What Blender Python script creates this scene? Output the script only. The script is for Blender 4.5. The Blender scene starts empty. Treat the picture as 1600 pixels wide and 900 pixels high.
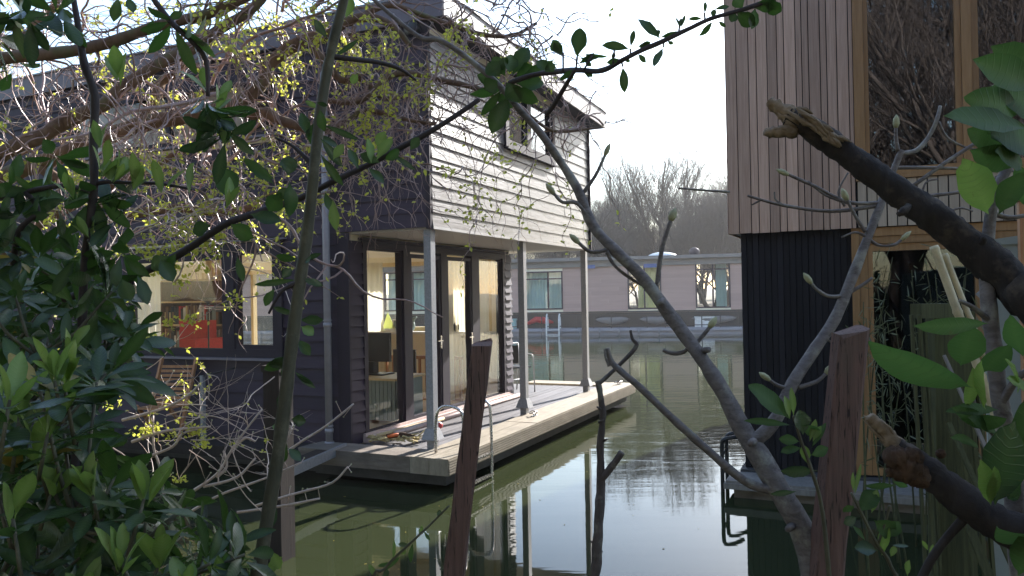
import bpy, math, random
from math import sin, cos, radians as R, pi, sqrt
from mathutils import Vector, Matrix, noise
random.seed(7)
SC = bpy.context.scene
COL = SC.collection

# ------------------------------------------------------------------ camera (world: x along the quay, y away over the canal, z = 0 deck)
F, YAW, PIT, ROL = 1206.0, .4314, .0088, -.0185
CAM = Vector((4.3514, -7.3548, 1.6856))
WL = -.36                                         # water level
_s, _c = sin(YAW), cos(YAW)
def ray(x, y):                                    # direction through a point of the 1600x900 photograph, 1 m deep
    X, Y = x-800, y-450
    a = (X*cos(ROL)+Y*sin(ROL))/F; b = -(-X*sin(ROL)+Y*cos(ROL))/F
    fw = cos(PIT)-b*sin(PIT); z = sin(PIT)+b*cos(PIT)
    return Vector((a*_c-fw*_s, fw*_c+a*_s, z))
def at(x, y, D): return CAM+ray(x, y)*D
def onz(x, y, z0): d = ray(x, y); return CAM+d*((z0-CAM.z)/d.z)
def onx(x, y, u): d = ray(x, y); return CAM+d*((u-CAM.x)/d.x)
def ony(x, y, v): d = ray(x, y); return CAM+d*((v-CAM.y)/d.y)

cam = bpy.data.cameras.new('camera'); cam.sensor_width = 36; cam.lens = 36*F/1600
cam.clip_start = .05; cam.clip_end = 1000
co = bpy.data.objects.new('camera', cam); COL.objects.link(co)
fwd = ray(800, 450).normalized(); rgt = (ray(801, 450)-ray(800, 450)).normalized(); up = rgt.cross(fwd)
co.matrix_world = Matrix(((rgt.x, up.x, -fwd.x, CAM.x), (rgt.y, up.y, -fwd.y, CAM.y), (rgt.z, up.z, -fwd.z, CAM.z), (0, 0, 0, 1)))
SC.camera = co

# ------------------------------------------------------------------ sky and sun
SUN_AZ, SUN_EL = R(10), R(28)
W = bpy.data.worlds.new('World'); SC.world = W; W.use_nodes = True
nt = W.node_tree; bg = nt.nodes['Background']
sk = nt.nodes.new('ShaderNodeTexSky'); sk.sky_type = 'NISHITA'; sk.sun_disc = False
sk.sun_elevation = SUN_EL; sk.sun_rotation = SUN_AZ; sk.air_density = 1.15; sk.dust_density = .7; sk.ozone_density = 1.5
nt.links.new(sk.outputs[0], bg.inputs[0]); bg.inputs[1].default_value = .108
sl = bpy.data.lights.new('sun', 'SUN'); sl.energy = 4.0; sl.angle = R(.6); sl.color = (1, .965, .92)
so = bpy.data.objects.new('sun', sl); COL.objects.link(so)
SUN = Vector((sin(SUN_AZ)*cos(SUN_EL), cos(SUN_AZ)*cos(SUN_EL), sin(SUN_EL)))
so.rotation_euler = SUN.to_track_quat('Z', 'Y').to_euler(); so.location = (0, 0, 30)
SC.view_settings.view_transform = 'Standard'; SC.view_settings.look = 'None'
SC.view_settings.exposure = 1.98; SC.view_settings.gamma = 1; SC.view_settings.use_curve_mapping = False
SC.render.engine = 'CYCLES'
SC.cycles.use_denoising = True
SC.cycles.diffuse_bounces = 6; SC.cycles.max_bounces = 10; SC.cycles.transparent_max_bounces = 24; SC.cycles.transmission_bounces = 8
SC.cycles.caustics_reflective = False; SC.cycles.caustics_refractive = False
SC.cycles.sample_clamp_indirect = 6

# ------------------------------------------------------------------ materials
def new_mat(name):
    m = bpy.data.materials.new(name); m.use_nodes = True
    return m, m.node_tree.nodes, m.node_tree.links, m.node_tree.nodes['Principled BSDF']
def mix_rgb(N, L, fac, a, b, blend='MIX'):
    n = N.new('ShaderNodeMix'); n.data_type = 'RGBA'; n.blend_type = blend
    for k, v in ((0, fac), (6, a), (7, b)):
        if hasattr(v, 'is_linked') or hasattr(v, 'links'): L.new(v, n.inputs[k])
        elif k: n.inputs[k].default_value = (*v, 1) if len(v) == 3 else v
        else: n.inputs[k].default_value = v
    return n.outputs[2]
def ramp(N, L, src, stops):
    r = N.new('ShaderNodeValToRGB'); L.new(src, r.inputs[0])
    els = r.color_ramp.elements
    while len(els) < len(stops): els.new(.5)
    for e, (p, c) in zip(els, stops):
        e.position = p; e.color = (c, c, c, 1) if isinstance(c, (int, float)) else (*c, 1)
    return r.outputs[0]
def nz(N, L, scale, stretch=(1, 1, 1), detail=4, rough=.55, dist=0, coord='Object', rot=0):
    tc = N.new('ShaderNodeTexCoord'); mp = N.new('ShaderNodeMapping'); mp.inputs['Scale'].default_value = stretch
    if rot: r0 = N.new('ShaderNodeVectorRotate'); r0.rotation_type = 'Z_AXIS'; r0.inputs['Angle'].default_value = rot
    if rot: L.new(tc.outputs[coord], r0.inputs['Vector']); L.new(r0.outputs[0], mp.inputs[0])
    else: L.new(tc.outputs[coord], mp.inputs[0])
    n = N.new('ShaderNodeTexNoise'); n.inputs['Scale'].default_value = scale; n.inputs['Detail'].default_value = detail
    n.inputs['Roughness'].default_value = rough; n.inputs['Distortion'].default_value = dist
    L.new(mp.outputs[0], n.inputs['Vector']); return n.outputs[0]
def isl(N): return N.new('ShaderNodeNewGeometry').outputs['Random Per Island']
def bump(N, L, B, h, strength=.3, dist=.01):
    b = N.new('ShaderNodeBump'); b.inputs['Strength'].default_value = strength; b.inputs['Distance'].default_value = dist
    L.new(h, b.inputs['Height']); L.new(b.outputs[0], B.inputs['Normal'])
def wood(name, a, b, rough=.6, stretch=(1, 1, 12), scale=6, spec=.4, var=.35, bstr=.25, dirt=None, wear=None, crack=None):
    """boards: a..b by grain, brightness varies from board to board"""
    m, N, L, B = new_mat(name)
    g = nz(N, L, scale, stretch, 6, .65, .4)
    c = mix_rgb(N, L, ramp(N, L, g, ((.3, 0.), (.7, 1.))), a, b)
    v = ramp(N, L, isl(N), ((0, 1-var), (1, 1+var*.6)))
    c = mix_rgb(N, L, 1., c, v, 'MULTIPLY')
    if dirt:
        d = nz(N, L, 1.6, (1, 1, 1), 5, .7)
        c = mix_rgb(N, L, ramp(N, L, d, ((.5, 0.), (.68, .8))), c, dirt)
    rg = rough
    if wear:
        w = nz(N, L, 2.2, (.8, .8, 6), 7, .75, .8); wf = ramp(N, L, w, ((.5, 0.), (.6, 1.)))
        c = mix_rgb(N, L, wf, c, wear)
    if crack:
        k = nz(N, L, scale*2.2, stretch, 3, .5, 1.2); kf = ramp(N, L, k, ((.36, 1.), (.40, 0.)))
        c = mix_rgb(N, L, kf, c, crack)
    L.new(c, B.inputs['Base Color'])
    r2 = ramp(N, L, g, ((.2, max(rough-.12, .05)), (.8, min(rough+.12, 1)))); L.new(r2, B.inputs['Roughness'])
    B.inputs['Specular IOR Level'].default_value = spec
    bump(N, L, B, g, bstr, .004)
    return m
def plain(name, col, rough=.5, metal=0, spec=.5, nscale=9, var=.18, bstr=.12, coat=0):
    m, N, L, B = new_mat(name)
    n = nz(N, L, nscale, (1, 1, 1), 5, .65)
    c = mix_rgb(N, L, ramp(N, L, n, ((.3, 0.), (.75, 1.))), tuple(x*(1-var) for x in col), tuple(min(1, x*(1+var)) for x in col))
    L.new(c, B.inputs['Base Color'])
    L.new(ramp(N, L, n, ((.2, max(.03, rough-.1)), (.8, min(1, rough+.12)))), B.inputs['Roughness'])
    B.inputs['Metallic'].default_value = metal; B.inputs['Specular IOR Level'].default_value = spec
    B.inputs['Coat Weight'].default_value = coat
    if bstr: bump(N, L, B, n, bstr, .003)
    return m
def glass(name, tint=(.9, .95, .95), refl=1.0, wob=.012):
    """thin window glass: mirrors by Fresnel, lets the rest through; old panes are not quite flat"""
    m, N, L, B = new_mat(name); N.remove(B)
    t = N.new('ShaderNodeBsdfTransparent'); t.inputs[0].default_value = (*tint, 1)
    g = N.new('ShaderNodeBsdfGlossy'); g.inputs['Roughness'].default_value = .015; g.inputs[0].default_value = (1, 1, 1, 1)
    b = N.new('ShaderNodeBump'); b.inputs['Strength'].default_value = .25; b.inputs['Distance'].default_value = wob
    L.new(nz(N, L, 1.3, (1, 1, 1), 1), b.inputs['Height']); L.new(b.outputs[0], g.inputs['Normal'])
    ge = N.new('ShaderNodeNewGeometry'); dp = N.new('ShaderNodeVectorMath'); dp.operation = 'DOT_PRODUCT'
    L.new(ge.outputs['Normal'], dp.inputs[0]); L.new(ge.outputs['Incoming'], dp.inputs[1])
    def mth(op, a, *k):
        n = N.new('ShaderNodeMath'); n.operation = op; L.new(a, n.inputs[0])
        for q, v in enumerate(k): n.inputs[q+1].default_value = v
        return n
    ml = mth('ABSOLUTE', dp.outputs['Value']); ml = mth('MULTIPLY_ADD', ml.outputs[0], -1., 1.); ml = mth('POWER', ml.outputs[0], 5.)
    ml = mth('MULTIPLY_ADD', ml.outputs[0], .96*min(refl, 1.04), .042*refl); ml.use_clamp = True
    mx = N.new('ShaderNodeMixShader'); L.new(ml.outputs[0], mx.inputs[0]); L.new(t.outputs[0], mx.inputs[1]); L.new(g.outputs[0], mx.inputs[2])
    L.new(mx.outputs[0], N['Material Output'].inputs[0]); return m
def leafmat(name, a, b, rib, rough=.32, trans=.3, tcol=None, spec=.5, sat=1):
    m, N, L, B = new_mat(name)
    r = isl(N); c = mix_rgb(N, L, r, a, b)
    n = nz(N, L, 25, (1, 1, 1), 4)
    c = mix_rgb(N, L, ramp(N, L, n, ((.35, 0.), (.8, .55))), c, tuple(x*.6 for x in a))
    at_ = N.new('ShaderNodeAttribute'); at_.attribute_name = 'rib'
    c2 = mix_rgb(N, L, at_.outputs['Fac'], c, rib)
    L.new(c2, B.inputs['Base Color']); B.inputs['Roughness'].default_value = rough; B.inputs['Specular IOR Level'].default_value = spec
    al = N.new('ShaderNodeAttribute'); al.attribute_name = 'along'
    m1 = N.new('ShaderNodeMath'); m1.operation = 'MULTIPLY_ADD'; m1.inputs[1].default_value = 70; L.new(al.outputs['Fac'], m1.inputs[0])
    m0 = N.new('ShaderNodeMath'); m0.operation = 'MULTIPLY'; m0.inputs[1].default_value = 9; L.new(at_.outputs['Fac'], m0.inputs[0]); L.new(m0.outputs[0], m1.inputs[2])
    m2 = N.new('ShaderNodeMath'); m2.operation = 'SINE'; L.new(m1.outputs[0], m2.inputs[0])
    vn = ramp(N, L, m2.outputs[0], ((.75, 0.), (1., 1.)))
    bump(N, L, B, vn, .35, .0012)
    c3 = mix_rgb(N, L, ramp(N, L, m2.outputs[0], ((.8, 0.), (1., .35))), c2, rib)
    sp = nz(N, L, 140, (1, 1, 1), 2); c3 = mix_rgb(N, L, ramp(N, L, sp, ((.68, 0.), (.73, .7))), c3, (.09, .06, .025))
    L.new(c3, B.inputs['Base Color'])
    t = N.new('ShaderNodeBsdfTranslucent')
    tc = mix_rgb(N, L, r, tcol or b, tuple(x*.6 for x in (tcol or b))); tc = mix_rgb(N, L, ramp(N, L, m2.outputs[0], ((.8, 0.), (1., .4))), tc, tuple(x*.45 for x in (tcol or b)))
    L.new(tc, t.inputs[0])
    mx = N.new('ShaderNodeMixShader'); mx.inputs[0].default_value = trans
    L.new(B.outputs[0], mx.inputs[1]); L.new(t.outputs[0], mx.inputs[2]); L.new(mx.outputs[0], N['Material Output'].inputs[0])
    return m
def bark(name, a, b, rough=.75, scale=30, lichen=None, spec=.3, bstr=.5, stretch=(1, 1, .35)):
    m, N, L, B = new_mat(name)
    n = nz(N, L, scale, stretch, 6, .7, .6); c = mix_rgb(N, L, ramp(N, L, n, ((.3, 0.), (.7, 1.))), a, b)
    if lichen:
        l2 = nz(N, L, scale*.35, (1, 1, 1), 5, .7); c = mix_rgb(N, L, ramp(N, L, l2, ((.52, 0.), (.64, .85))), c, lichen)
    L.new(c, B.inputs['Base Color']); B.inputs['Roughness'].default_value = rough; B.inputs['Specular IOR Level'].default_value = spec
    bump(N, L, B, n, bstr, .004); return m
def fabric(name, a, b, trans=.35):
    m, N, L, B = new_mat(name)
    n = nz(N, L, 14, (1, 1, .2), 4); c = mix_rgb(N, L, n, a, b); L.new(c, B.inputs['Base Color']); B.inputs['Roughness'].default_value = .9
    t = N.new('ShaderNodeBsdfTranslucent'); L.new(c, t.inputs[0]); mx = N.new('ShaderNodeMixShader'); mx.inputs[0].default_value = trans
    L.new(B.outputs[0], mx.inputs[1]); L.new(t.outputs[0], mx.inputs[2]); L.new(mx.outputs[0], N['Material Output'].inputs[0]); return m

M = {}
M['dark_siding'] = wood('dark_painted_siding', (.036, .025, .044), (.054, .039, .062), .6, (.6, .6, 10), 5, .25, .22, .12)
M['lit_siding'] = wood('sunlit_weathered_siding', (.105, .092, .092), (.22, .20, .195), .42, (.5, .5, 14), 5, .7, .22, .7, wear=(.07, .055, .05))  # same dark paint as other sides; sunlit brightness put into a paler colour
M['dark_trim'] = plain('dark_trim_paint', (.026, .019, .031), .6, 0, .25, 14, .2, .05)
M['fascia'] = plain('pale_fascia_board', (.36, .33, .32), .5, 0, .4, 6, .18)
M['fascia_grey'] = plain('grey_roof_edge', (.17, .155, .19), .5, 0, .4, 6, .18)
M['roofing'] = plain('roofing_felt', (.06, .06, .065), .9)
M['soffit'] = wood('pale_soffit_boards', (.46, .43, .41), (.56, .53, .5), .55, (10, .6, 1), 5, .35, .12, .1)
M['deck'] = wood('weathered_deck_boards', (.10, .095, .10), (.165, .155, .16), .75, (3, .3, 1), 7, .3, .25, .4, dirt=(.07, .065, .06))
M['beam'] = wood('pale_weathered_beam', (.20, .165, .12), (.34, .29, .22), .7, (3, .4, 1), 8, .3, .2, .5, dirt=(.2, .17, .12))
M['beam_near'] = wood('brown_weathered_beam', (.13, .105, .085), (.23, .195, .16), .75, (.4, 3, 3), 7, .3, .25, .5, dirt=(.09, .07, .05))
M['galv'] = plain('galvanised_steel', (.25, .255, .275), .5, .3, .5, 40, .25, .08)
M['steel'] = plain('stainless_steel', (.55, .52, .5), .25, .95, .5, 40, .1, .03)
M['pipe'] = plain('grey_pvc', (.30, .28, .30), .45, 0, .5, 12, .12, .03)
M['concrete'] = plain('dark_concrete_hull', (.07, .068, .07), .8, 0, .3, 5, .35, .3)
M['pane'] = glass('window_glass', (.99, .99, .98), .6)
M['pane_dark'] = glass('tinted_window_glass', (.42, .44, .42), .8, .006)
M['pane_mirror'] = glass('coated_window_glass', (.6, .62, .6), 3.0, .004)
M['plaster'] = plain('cream_plaster', (.86, .79, .64), .8, 0, .3, 4, .05, .05)
M['ceil'] = wood('white_ceiling_boards', (.82, .77, .68), (.87, .82, .74), .6, (.5, 10, 1), 4, .3, .06, .05)
M['floorwood'] = wood('light_floor_boards', (.66, .54, .38), (.76, .65, .48), .4, (.4, 6, 1), 5, .4, .15, .1)
M['curtain'] = fabric('cream_curtain_cloth', (.82, .78, .64), (.88, .84, .72), .45)
M['blind'] = fabric('beige_blind_cloth', (.50, .42, .33), (.60, .52, .42), .3)
M['curtain_teal'] = fabric('teal_blind_cloth', (.40, .62, .62), (.48, .70, .69), .3)
M['curtain_lime'] = fabric('lime_curtain_cloth', (.66, .70, .34), (.75, .8, .42), .4)
M['redcloth'] = plain('red_upholstery', (.55, .035, .03), .7, 0, .3, 30, .2, .2)
M['rosewhite'] = plain('rosy_white_paint', (.55, .43, .40), .3, 0, .6, 20, .12)
M['black'] = plain('black_plastic', (.015, .015, .017), .4, 0, .5, 12, .2, .05)
M['blackmatt'] = wood('black_vertical_boards', (.010, .009, .012), (.02, .018, .024), .6, (10, 10, .5), 4, .3, .4, .2)
M['teal'] = plain('grey_teal_paint', (.22, .28, .27), .5, 0, .4, 7, .1)
M['redwood'] = wood('red_brown_wood', (.36, .17, .08), (.50, .26, .13), .45, (3, 3, 1), 8, .4, .2, .2)
M['darkwood'] = wood('brown_bookcase_wood', (.14, .075, .04), (.22, .12, .065), .5, (3, 3, 1), 8, .4, .2, .2)
M['paleframe'] = wood('yellow_pine', (.60, .46, .24), (.70, .56, .32), .5, (6, 6, 1), 8, .4, .15, .1)
M['cedar'] = wood('weathered_cedar_slats', (.40, .26, .195), (.58, .41, .32), .6, (14, 14, .5), 4, .35, .34, .25)
M['cedar_pale'] = wood('pale_cedar_slats', (.36, .29, .225), (.48, .39, .30), .6, (14, 14, .5), 4, .35, .15, .25)
M['oak'] = wood('orange_brown_frame', (.25, .135, .055), (.35, .20, .09), .5, (8, 8, .5), 4, .4, .15, .2)
M['stake'] = wood('red_brown_hardwood_stake', (.105, .062, .052), (.18, .108, .09), .75, (10, 10, .5), 9, .25, .1, .6, dirt=(.085, .08, .06), crack=(.03, .02, .018))
M['greenlath'] = wood('algae_green_lath', (.042, .046, .024), (.11, .115, .055), .85, (10, 10, .5), 9, .25, .35, .5)
M['greywood'] = wood('grey_weathered_plank', (.18, .165, .15), (.28, .26, .24), .8, (3, 3, .4), 8, .25, .25, .4)
M['panel'] = plain('pale_grey_green_panel', (.30, .34, .33), .6, 0, .3, 3, .1)
M['bamboo'] = plain('dry_bamboo', (.52, .44, .27), .5, 0, .4, 20, .25)
M['redpaint'] = plain('red_plastic', (.5, .03, .03), .4)
M['white'] = plain('white_plastic', (.75, .75, .75), .4)
M['straw'] = plain('straw_rope', (.50, .40, .20), .85, 0, .2, 60, .4, .6)
M['orange'] = plain('orange_plastic', (.65, .15, .04), .5)
M['mauvewall'] = wood('mauve_brown_boarding', (.41, .27, .235), (.46, .31, .27), .7, (.3, .3, 5), 3, .3, .08, .1)
M['greyband'] = plain('grey_roof_band', (.20, .185, .18), .7, 0, .3, 2, .12)
M['hullgrey'] = plain('violet_grey_hull', (.28, .28, .33), .7, 0, .3, 2, .12)
M['bluepanel'] = plain('blue_panel', (.06, .11, .32), .5)
M['willow'] = bark('willow_bark', (.10, .062, .045), (.24, .165, .12), .8, 22, (.15, .15, .08))
M['willowtwig'] = bark('willow_twig_bark', (.25, .16, .145), (.46, .31, .285), .38, 40, spec=.6)
M['paletwig'] = bark('pale_twig_bark', (.42, .31, .25), (.62, .49, .41), .4, 40, spec=.7)
M['greybark'] = bark('smooth_grey_bark', (.075, .062, .058), (.21, .185, .175), .6, 38, (.27, .26, .22), bstr=.9, stretch=(1, 1, 1.8))
M['rhodobark'] = bark('rhododendron_bark', (.05, .047, .03), (.10, .092, .055), .6, 35, (.13, .12, .08))
M['blackbark'] = bark('dark_wet_bark', (.03, .024, .026), (.07, .055, .055), .7, 35)
M['twigbark'] = bark('lichened_twig_bark', (.05, .04, .038), (.12, .10, .095), .75, 45, (.20, .19, .16), bstr=.9)
M['deadbark'] = bark('rotten_dark_bark', (.014, .011, .011), (.042, .034, .030), .85, 26, (.10, .075, .055), bstr=1)
M['rawwood'] = bark('splintered_pale_wood', (.15, .105, .065), (.33, .25, .17), .85, 25, (.05, .035, .025), bstr=.9, stretch=(1, 1, 1))
M['burl'] = bark('fibrous_brown_burl', (.045, .026, .017), (.11, .065, .04), .95, 60, (.03, .018, .012), bstr=1)
M['fartree'] = bark('far_tree_bark', (.06, .05, .042), (.11, .095, .078), .85, 8)
M['banktree'] = bark('sunlit_tree_bark', (.05, .04, .037), (.10, .08, .073), .85, 6)
M['oldleaf'] = leafmat('old_rhododendron_leaf', (.009, .024, .009), (.024, .056, .016), (.07, .11, .04), .30, .26, (.11, .25, .035), .4)
M['pile'] = wood('dark_pile_wood', (.022, .017, .016), (.042, .033, .028), .85, (8, 8, .5), 8, .25, .2, .6)  # very dark brown wood for the pile, walkway and gangplank
M['midleaf'] = leafmat('backlit_green_leaf', (.028, .064, .020), (.048, .098, .030), (.10, .16, .06), .5, .36, (.12, .24, .05), .22)
M['agedleaf'] = leafmat('yellowed_leaf', (.20, .15, .03), (.30, .22, .05), (.34, .27, .08), .45, .35, (.45, .34, .05), .3)
M['youngleaf'] = leafmat('young_rhododendron_leaf', (.085, .175, .03), (.15, .25, .05), (.25, .34, .11), .35, .42, (.26, .40, .07), .45)
M['silverleaf'] = leafmat('shiny_blue_green_leaf', (.016, .038, .020), (.03, .06, .03), (.08, .12, .05), .24, .15, (.10, .22, .05), .6)
M['catkin'] = leafmat('yellow_green_catkin_leaf', (.44, .47, .07), (.58, .58, .14), (.58, .58, .14), .5, .55, (.78, .80, .12), .3)
M['bambooleaf'] = leafmat('bamboo_leaf', (.07, .09, .05), (.13, .15, .09), (.15, .17, .1), .4, .2, (.16, .2, .06), .4)
M['bud'] = plain('downy_bud', (.36, .36, .22), .7, 0, .3, 60, .25)

# ------------------------------------------------------------------ mesh builder
class MB:
    def __init__(s): s.v = []; s.f = []; s.m = []; s.sm = []; s.rib = []; s.al = []
    def add(s, vs, fs, mat=0, smooth=False, rib=None, al=None):
        o = len(s.v); s.v.extend([tuple(p) for p in vs]); s.rib.extend(rib if rib else [0.0]*len(vs)); s.al.extend(al if al else [0.0]*len(vs))
        for f in fs: s.f.append(tuple(i+o for i in f)); s.m.append(mat); s.sm.append(smooth)
    def box(s, a, b, mat=0, bev=0):
        (x0, y0, z0), (x1, y1, z1) = [min(p, q) for p, q in zip(a, b)], [max(p, q) for p, q in zip(a, b)]
        vs = [(x0, y0, z0), (x1, y0, z0), (x1, y1, z0), (x0, y1, z0), (x0, y0, z1), (x1, y0, z1), (x1, y1, z1), (x0, y1, z1)]
        s.add(vs, [(0, 3, 2, 1), (4, 5, 6, 7), (0, 1, 5, 4), (1, 2, 6, 5), (2, 3, 7, 6), (3, 0, 4, 7)], mat)
    def prism(s, poly, d, mat=0):
        """closed polygon (list of 3D points) pushed along vector d"""
        n = len(poly); d = Vector(d); a = [Vector(p) for p in poly]
        s.add(a+[p+d for p in a], [tuple(range(n))[::-1], tuple(range(n, 2*n))]+[(i, (i+1) % n, n+(i+1) % n, n+i) for i in range(n)], mat)
    def bar(s, p, q, w, h, upv=(0, 0, 1), mat=0, taper=1):
        p, q = Vector(p), Vector(q); d = (q-p).normalized(); u = Vector(upv); sd = d.cross(u)
        if sd.length < 1e-4: sd = d.cross(Vector((1, 0, 0)))
        sd.normalize(); u = sd.cross(d)
        vs = []
        for c, t in ((p, 1), (q, taper)):
            for i, j in ((-1, -1), (1, -1), (1, 1), (-1, 1)): vs.append(c+sd*(i*w/2*t)+u*(j*h/2*t))
        s.add(vs, [(0, 1, 2, 3), (7, 6, 5, 4), (0, 4, 5, 1), (1, 5, 6, 2), (2, 6, 7, 3), (3, 7, 4, 0)], mat)
    def tube(s, pts, rad, n=6, mat=0, jit=0, caps=True):
        pts = [Vector(p) for p in pts]; k = len(pts)
        if k < 2: return
        if not hasattr(rad, '__len__'): rad = [rad]*k
        t0 = (pts[1]-pts[0]).normalized(); a = t0.orthogonal().normalized(); vs = []
        for i, p in enumerate(pts):
            t = (pts[min(i+1, k-1)]-pts[max(i-1, 0)])
            if t.length < 1e-9: t = t0.copy()
            t.normalize(); a = (a-t*a.dot(t))
            if a.length < 1e-6: a = t.orthogonal()
            a.normalize(); b = t.cross(a)
            for j in range(n):
                r = rad[i]*(1+(random.uniform(-jit, jit) if jit else 0)); w = 2*pi*j/n
                vs.append(p+a*(cos(w)*r)+b*(sin(w)*r))
        fs = [(i*n+j, i*n+(j+1) % n, (i+1)*n+(j+1) % n, (i+1)*n+j) for i in range(k-1) for j in range(n)]
        if caps: fs += [tuple(range(n))[::-1], tuple(range((k-1)*n, k*n))]
        s.add(vs, fs, mat, True)
    def ball(s, c, r, n=8, mat=0, sc=(1, 1, 1), jit=0):
        c = Vector(c); vs = []; k = n//2+1
        for i in range(k+1):
            ph = pi*i/k
            for j in range(n):
                th = 2*pi*j/n; rr = r*(1+(random.uniform(-jit, jit) if 0 < i < k else 0))
                vs.append(c+Vector((sin(ph)*cos(th)*rr*sc[0], sin(ph)*sin(th)*rr*sc[1], cos(ph)*rr*sc[2])))
        s.add(vs, [(i*n+j, (i+1)*n+j, (i+1)*n+(j+1) % n, i*n+(j+1) % n) for i in range(k) for j in range(n)], mat, True)
    def leaf(s, base, tip, nrm, w, mat=0, fold=.25, bend=.12, pet=.1, twist=0, st=((.10, .10), (.3, .62), (.52, .98), (.72, .95), (.9, .52), (1, .04))):
        base, tip = Vector(base), Vector(tip); ax = tip-base; L = ax.length
        if L < 1e-6: return
        ax /= L; n = Vector(nrm); n = n-ax*n.dot(ax)
        if n.length < 1e-4: n = ax.orthogonal()
        n.normalize(); sd = ax.cross(n)
        vs = [base]; rib = [1.0]; al = [0.0]
        for t, ww in st:
            tw = twist*t; s2 = sd*cos(tw)+n*sin(tw); n2 = n*cos(tw)-sd*sin(tw)
            c = base+ax*(L*t)-n*(bend*L*(t*t-t*.35)); h = w*.5*ww
            vs += [c-s2*h+n2*(fold*h), c, c+s2*h+n2*(fold*h)]; rib += [0, .8, 0]; al += [t, t, t]
        fs = [(0, 2, 1), (0, 3, 2)]
        for i in range(len(st)-1):
            a = 1+3*i; b = a+3; fs += [(a, a+1, b+1, b), (a+1, a+2, b+2, b+1)]
        for q in range(1, len(vs)-2, 3):
            for z_ in (q, q+2): vs[z_] = vs[z_]+n*(random.uniform(-.055, .055)*w)+sd*(random.uniform(-.03, .03)*w)
        s.add(vs, fs, mat, True, rib, al)
    def build(s, name, mats, parent=None, local=False, loc=None):
        me = bpy.data.meshes.new(name)
        off = Vector((0, 0, 0))
        if parent and not local:
            p = parent
            while p: off += p.location; p = p.parent
        elif loc is not None: off = Vector(loc)
        vs = s.v if off.length == 0 else [(a-off.x, b-off.y, c-off.z) for a, b, c in s.v]
        me.from_pydata(vs, [], s.f)
        for m in (mats if isinstance(mats, (list, tuple)) else [mats]): me.materials.append(m)
        me.polygons.foreach_set('material_index', s.m); me.polygons.foreach_set('use_smooth', s.sm)
        if any(s.rib):
            a = me.attributes.new('rib', 'FLOAT', 'POINT'); a.data.foreach_set('value', s.rib); a = me.attributes.new('along', 'FLOAT', 'POINT'); a.data.foreach_set('value', s.al)
        me.update()
        o = bpy.data.objects.new(name, me); COL.objects.link(o)
        if parent: o.parent = parent
        elif loc is not None: o.location = loc
        return o
def tag(o, label=None, cat=None, group=None, kind=None):
    if label: o['label'] = label
    if cat: o['category'] = cat
    if group: o['group'] = group
    if kind: o['kind'] = kind
    return o
def thing(name, label, cat, loc=(0, 0, 0), rz=0, group=None):
    o = bpy.data.objects.new(name, None); o.empty_display_size = .2; COL.objects.link(o)
    o.location = loc; o.rotation_euler.z = rz
    return tag(o, label, cat, group)
def copy_tree(o, parent=None):
    c = o.copy(); COL.objects.link(c)
    if parent: c.parent = parent
    for ch in o.children: copy_tree(ch, c)
    return c
V = Vector
def smooth(pts, k=4):
    """Catmull-Rom through (Vector, radius) pairs"""
    out = []; n = len(pts)
    for i in range(n-1):
        p0, p1, p2, p3 = pts[max(i-1, 0)], pts[i], pts[i+1], pts[min(i+2, n-1)]
        for j in range(k):
            t = j/k
            f = lambda a, b, c, d: .5*((2*b)+(c-a)*t+(2*a-5*b+4*c-d)*t*t+(3*b-a-3*c+d)*t**3)
            out.append((V(tuple(f(p0[0][q], p1[0][q], p2[0][q], p3[0][q]) for q in range(3))), f(p0[1], p1[1], p2[1], p3[1])))
    out.append(pts[-1]); return out
def limb(mb, px, n=8, mat=0, wob=0, jit=.04, k=4):
    """px: (x, y, depth, radius in photo pixels) -> tube; returns its points"""
    pts = smooth([e if isinstance(e[0], Vector) else (at(e[0], e[1], e[2]), e[3]*e[2]/F) for e in px], k)
    q = []
    for i, (p, r) in enumerate(pts):
        if wob: p = p+noise.noise_vector(p*3)*wob
        r *= 1+.13*noise.noise(p*22)+.07*noise.noise(p*60)
        q.append((p, max(r, .0006)))
    mb.tube([p for p, r in q], [r for p, r in q], n, mat, jit); return q
def to_ground(e, dx=0, dy=0, grow=1.25):
    """world points that carry a stem from its lowest seen point down into the bank"""
    p = at(e[0], e[1], e[2]); r = e[3]*e[2]/F; g = V((p.x+dx, p.y+dy, bank_z(p.x+dx, p.y+dy)-.12))
    return [(p.lerp(g, .45)+V((dx*.1, dy*.1, 0)), r*(1+(grow-1)*.5)), (g, r*grow)]
def rooted(px, dx=0, dy=0): return to_ground(px[0], dx, dy)[::-1]+px
def run_down(a, b):
    """b moved along a->b until it is in the ground"""
    d = (b-a).normalized()
    for _ in range(60):
        if b.z < bank_z(b.x, b.y)-.1: break
        b = b+d*.06
    return b
def rv(a=1): return V((random.uniform(-a, a), random.uniform(-a, a), random.uniform(-a, a)))

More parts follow.
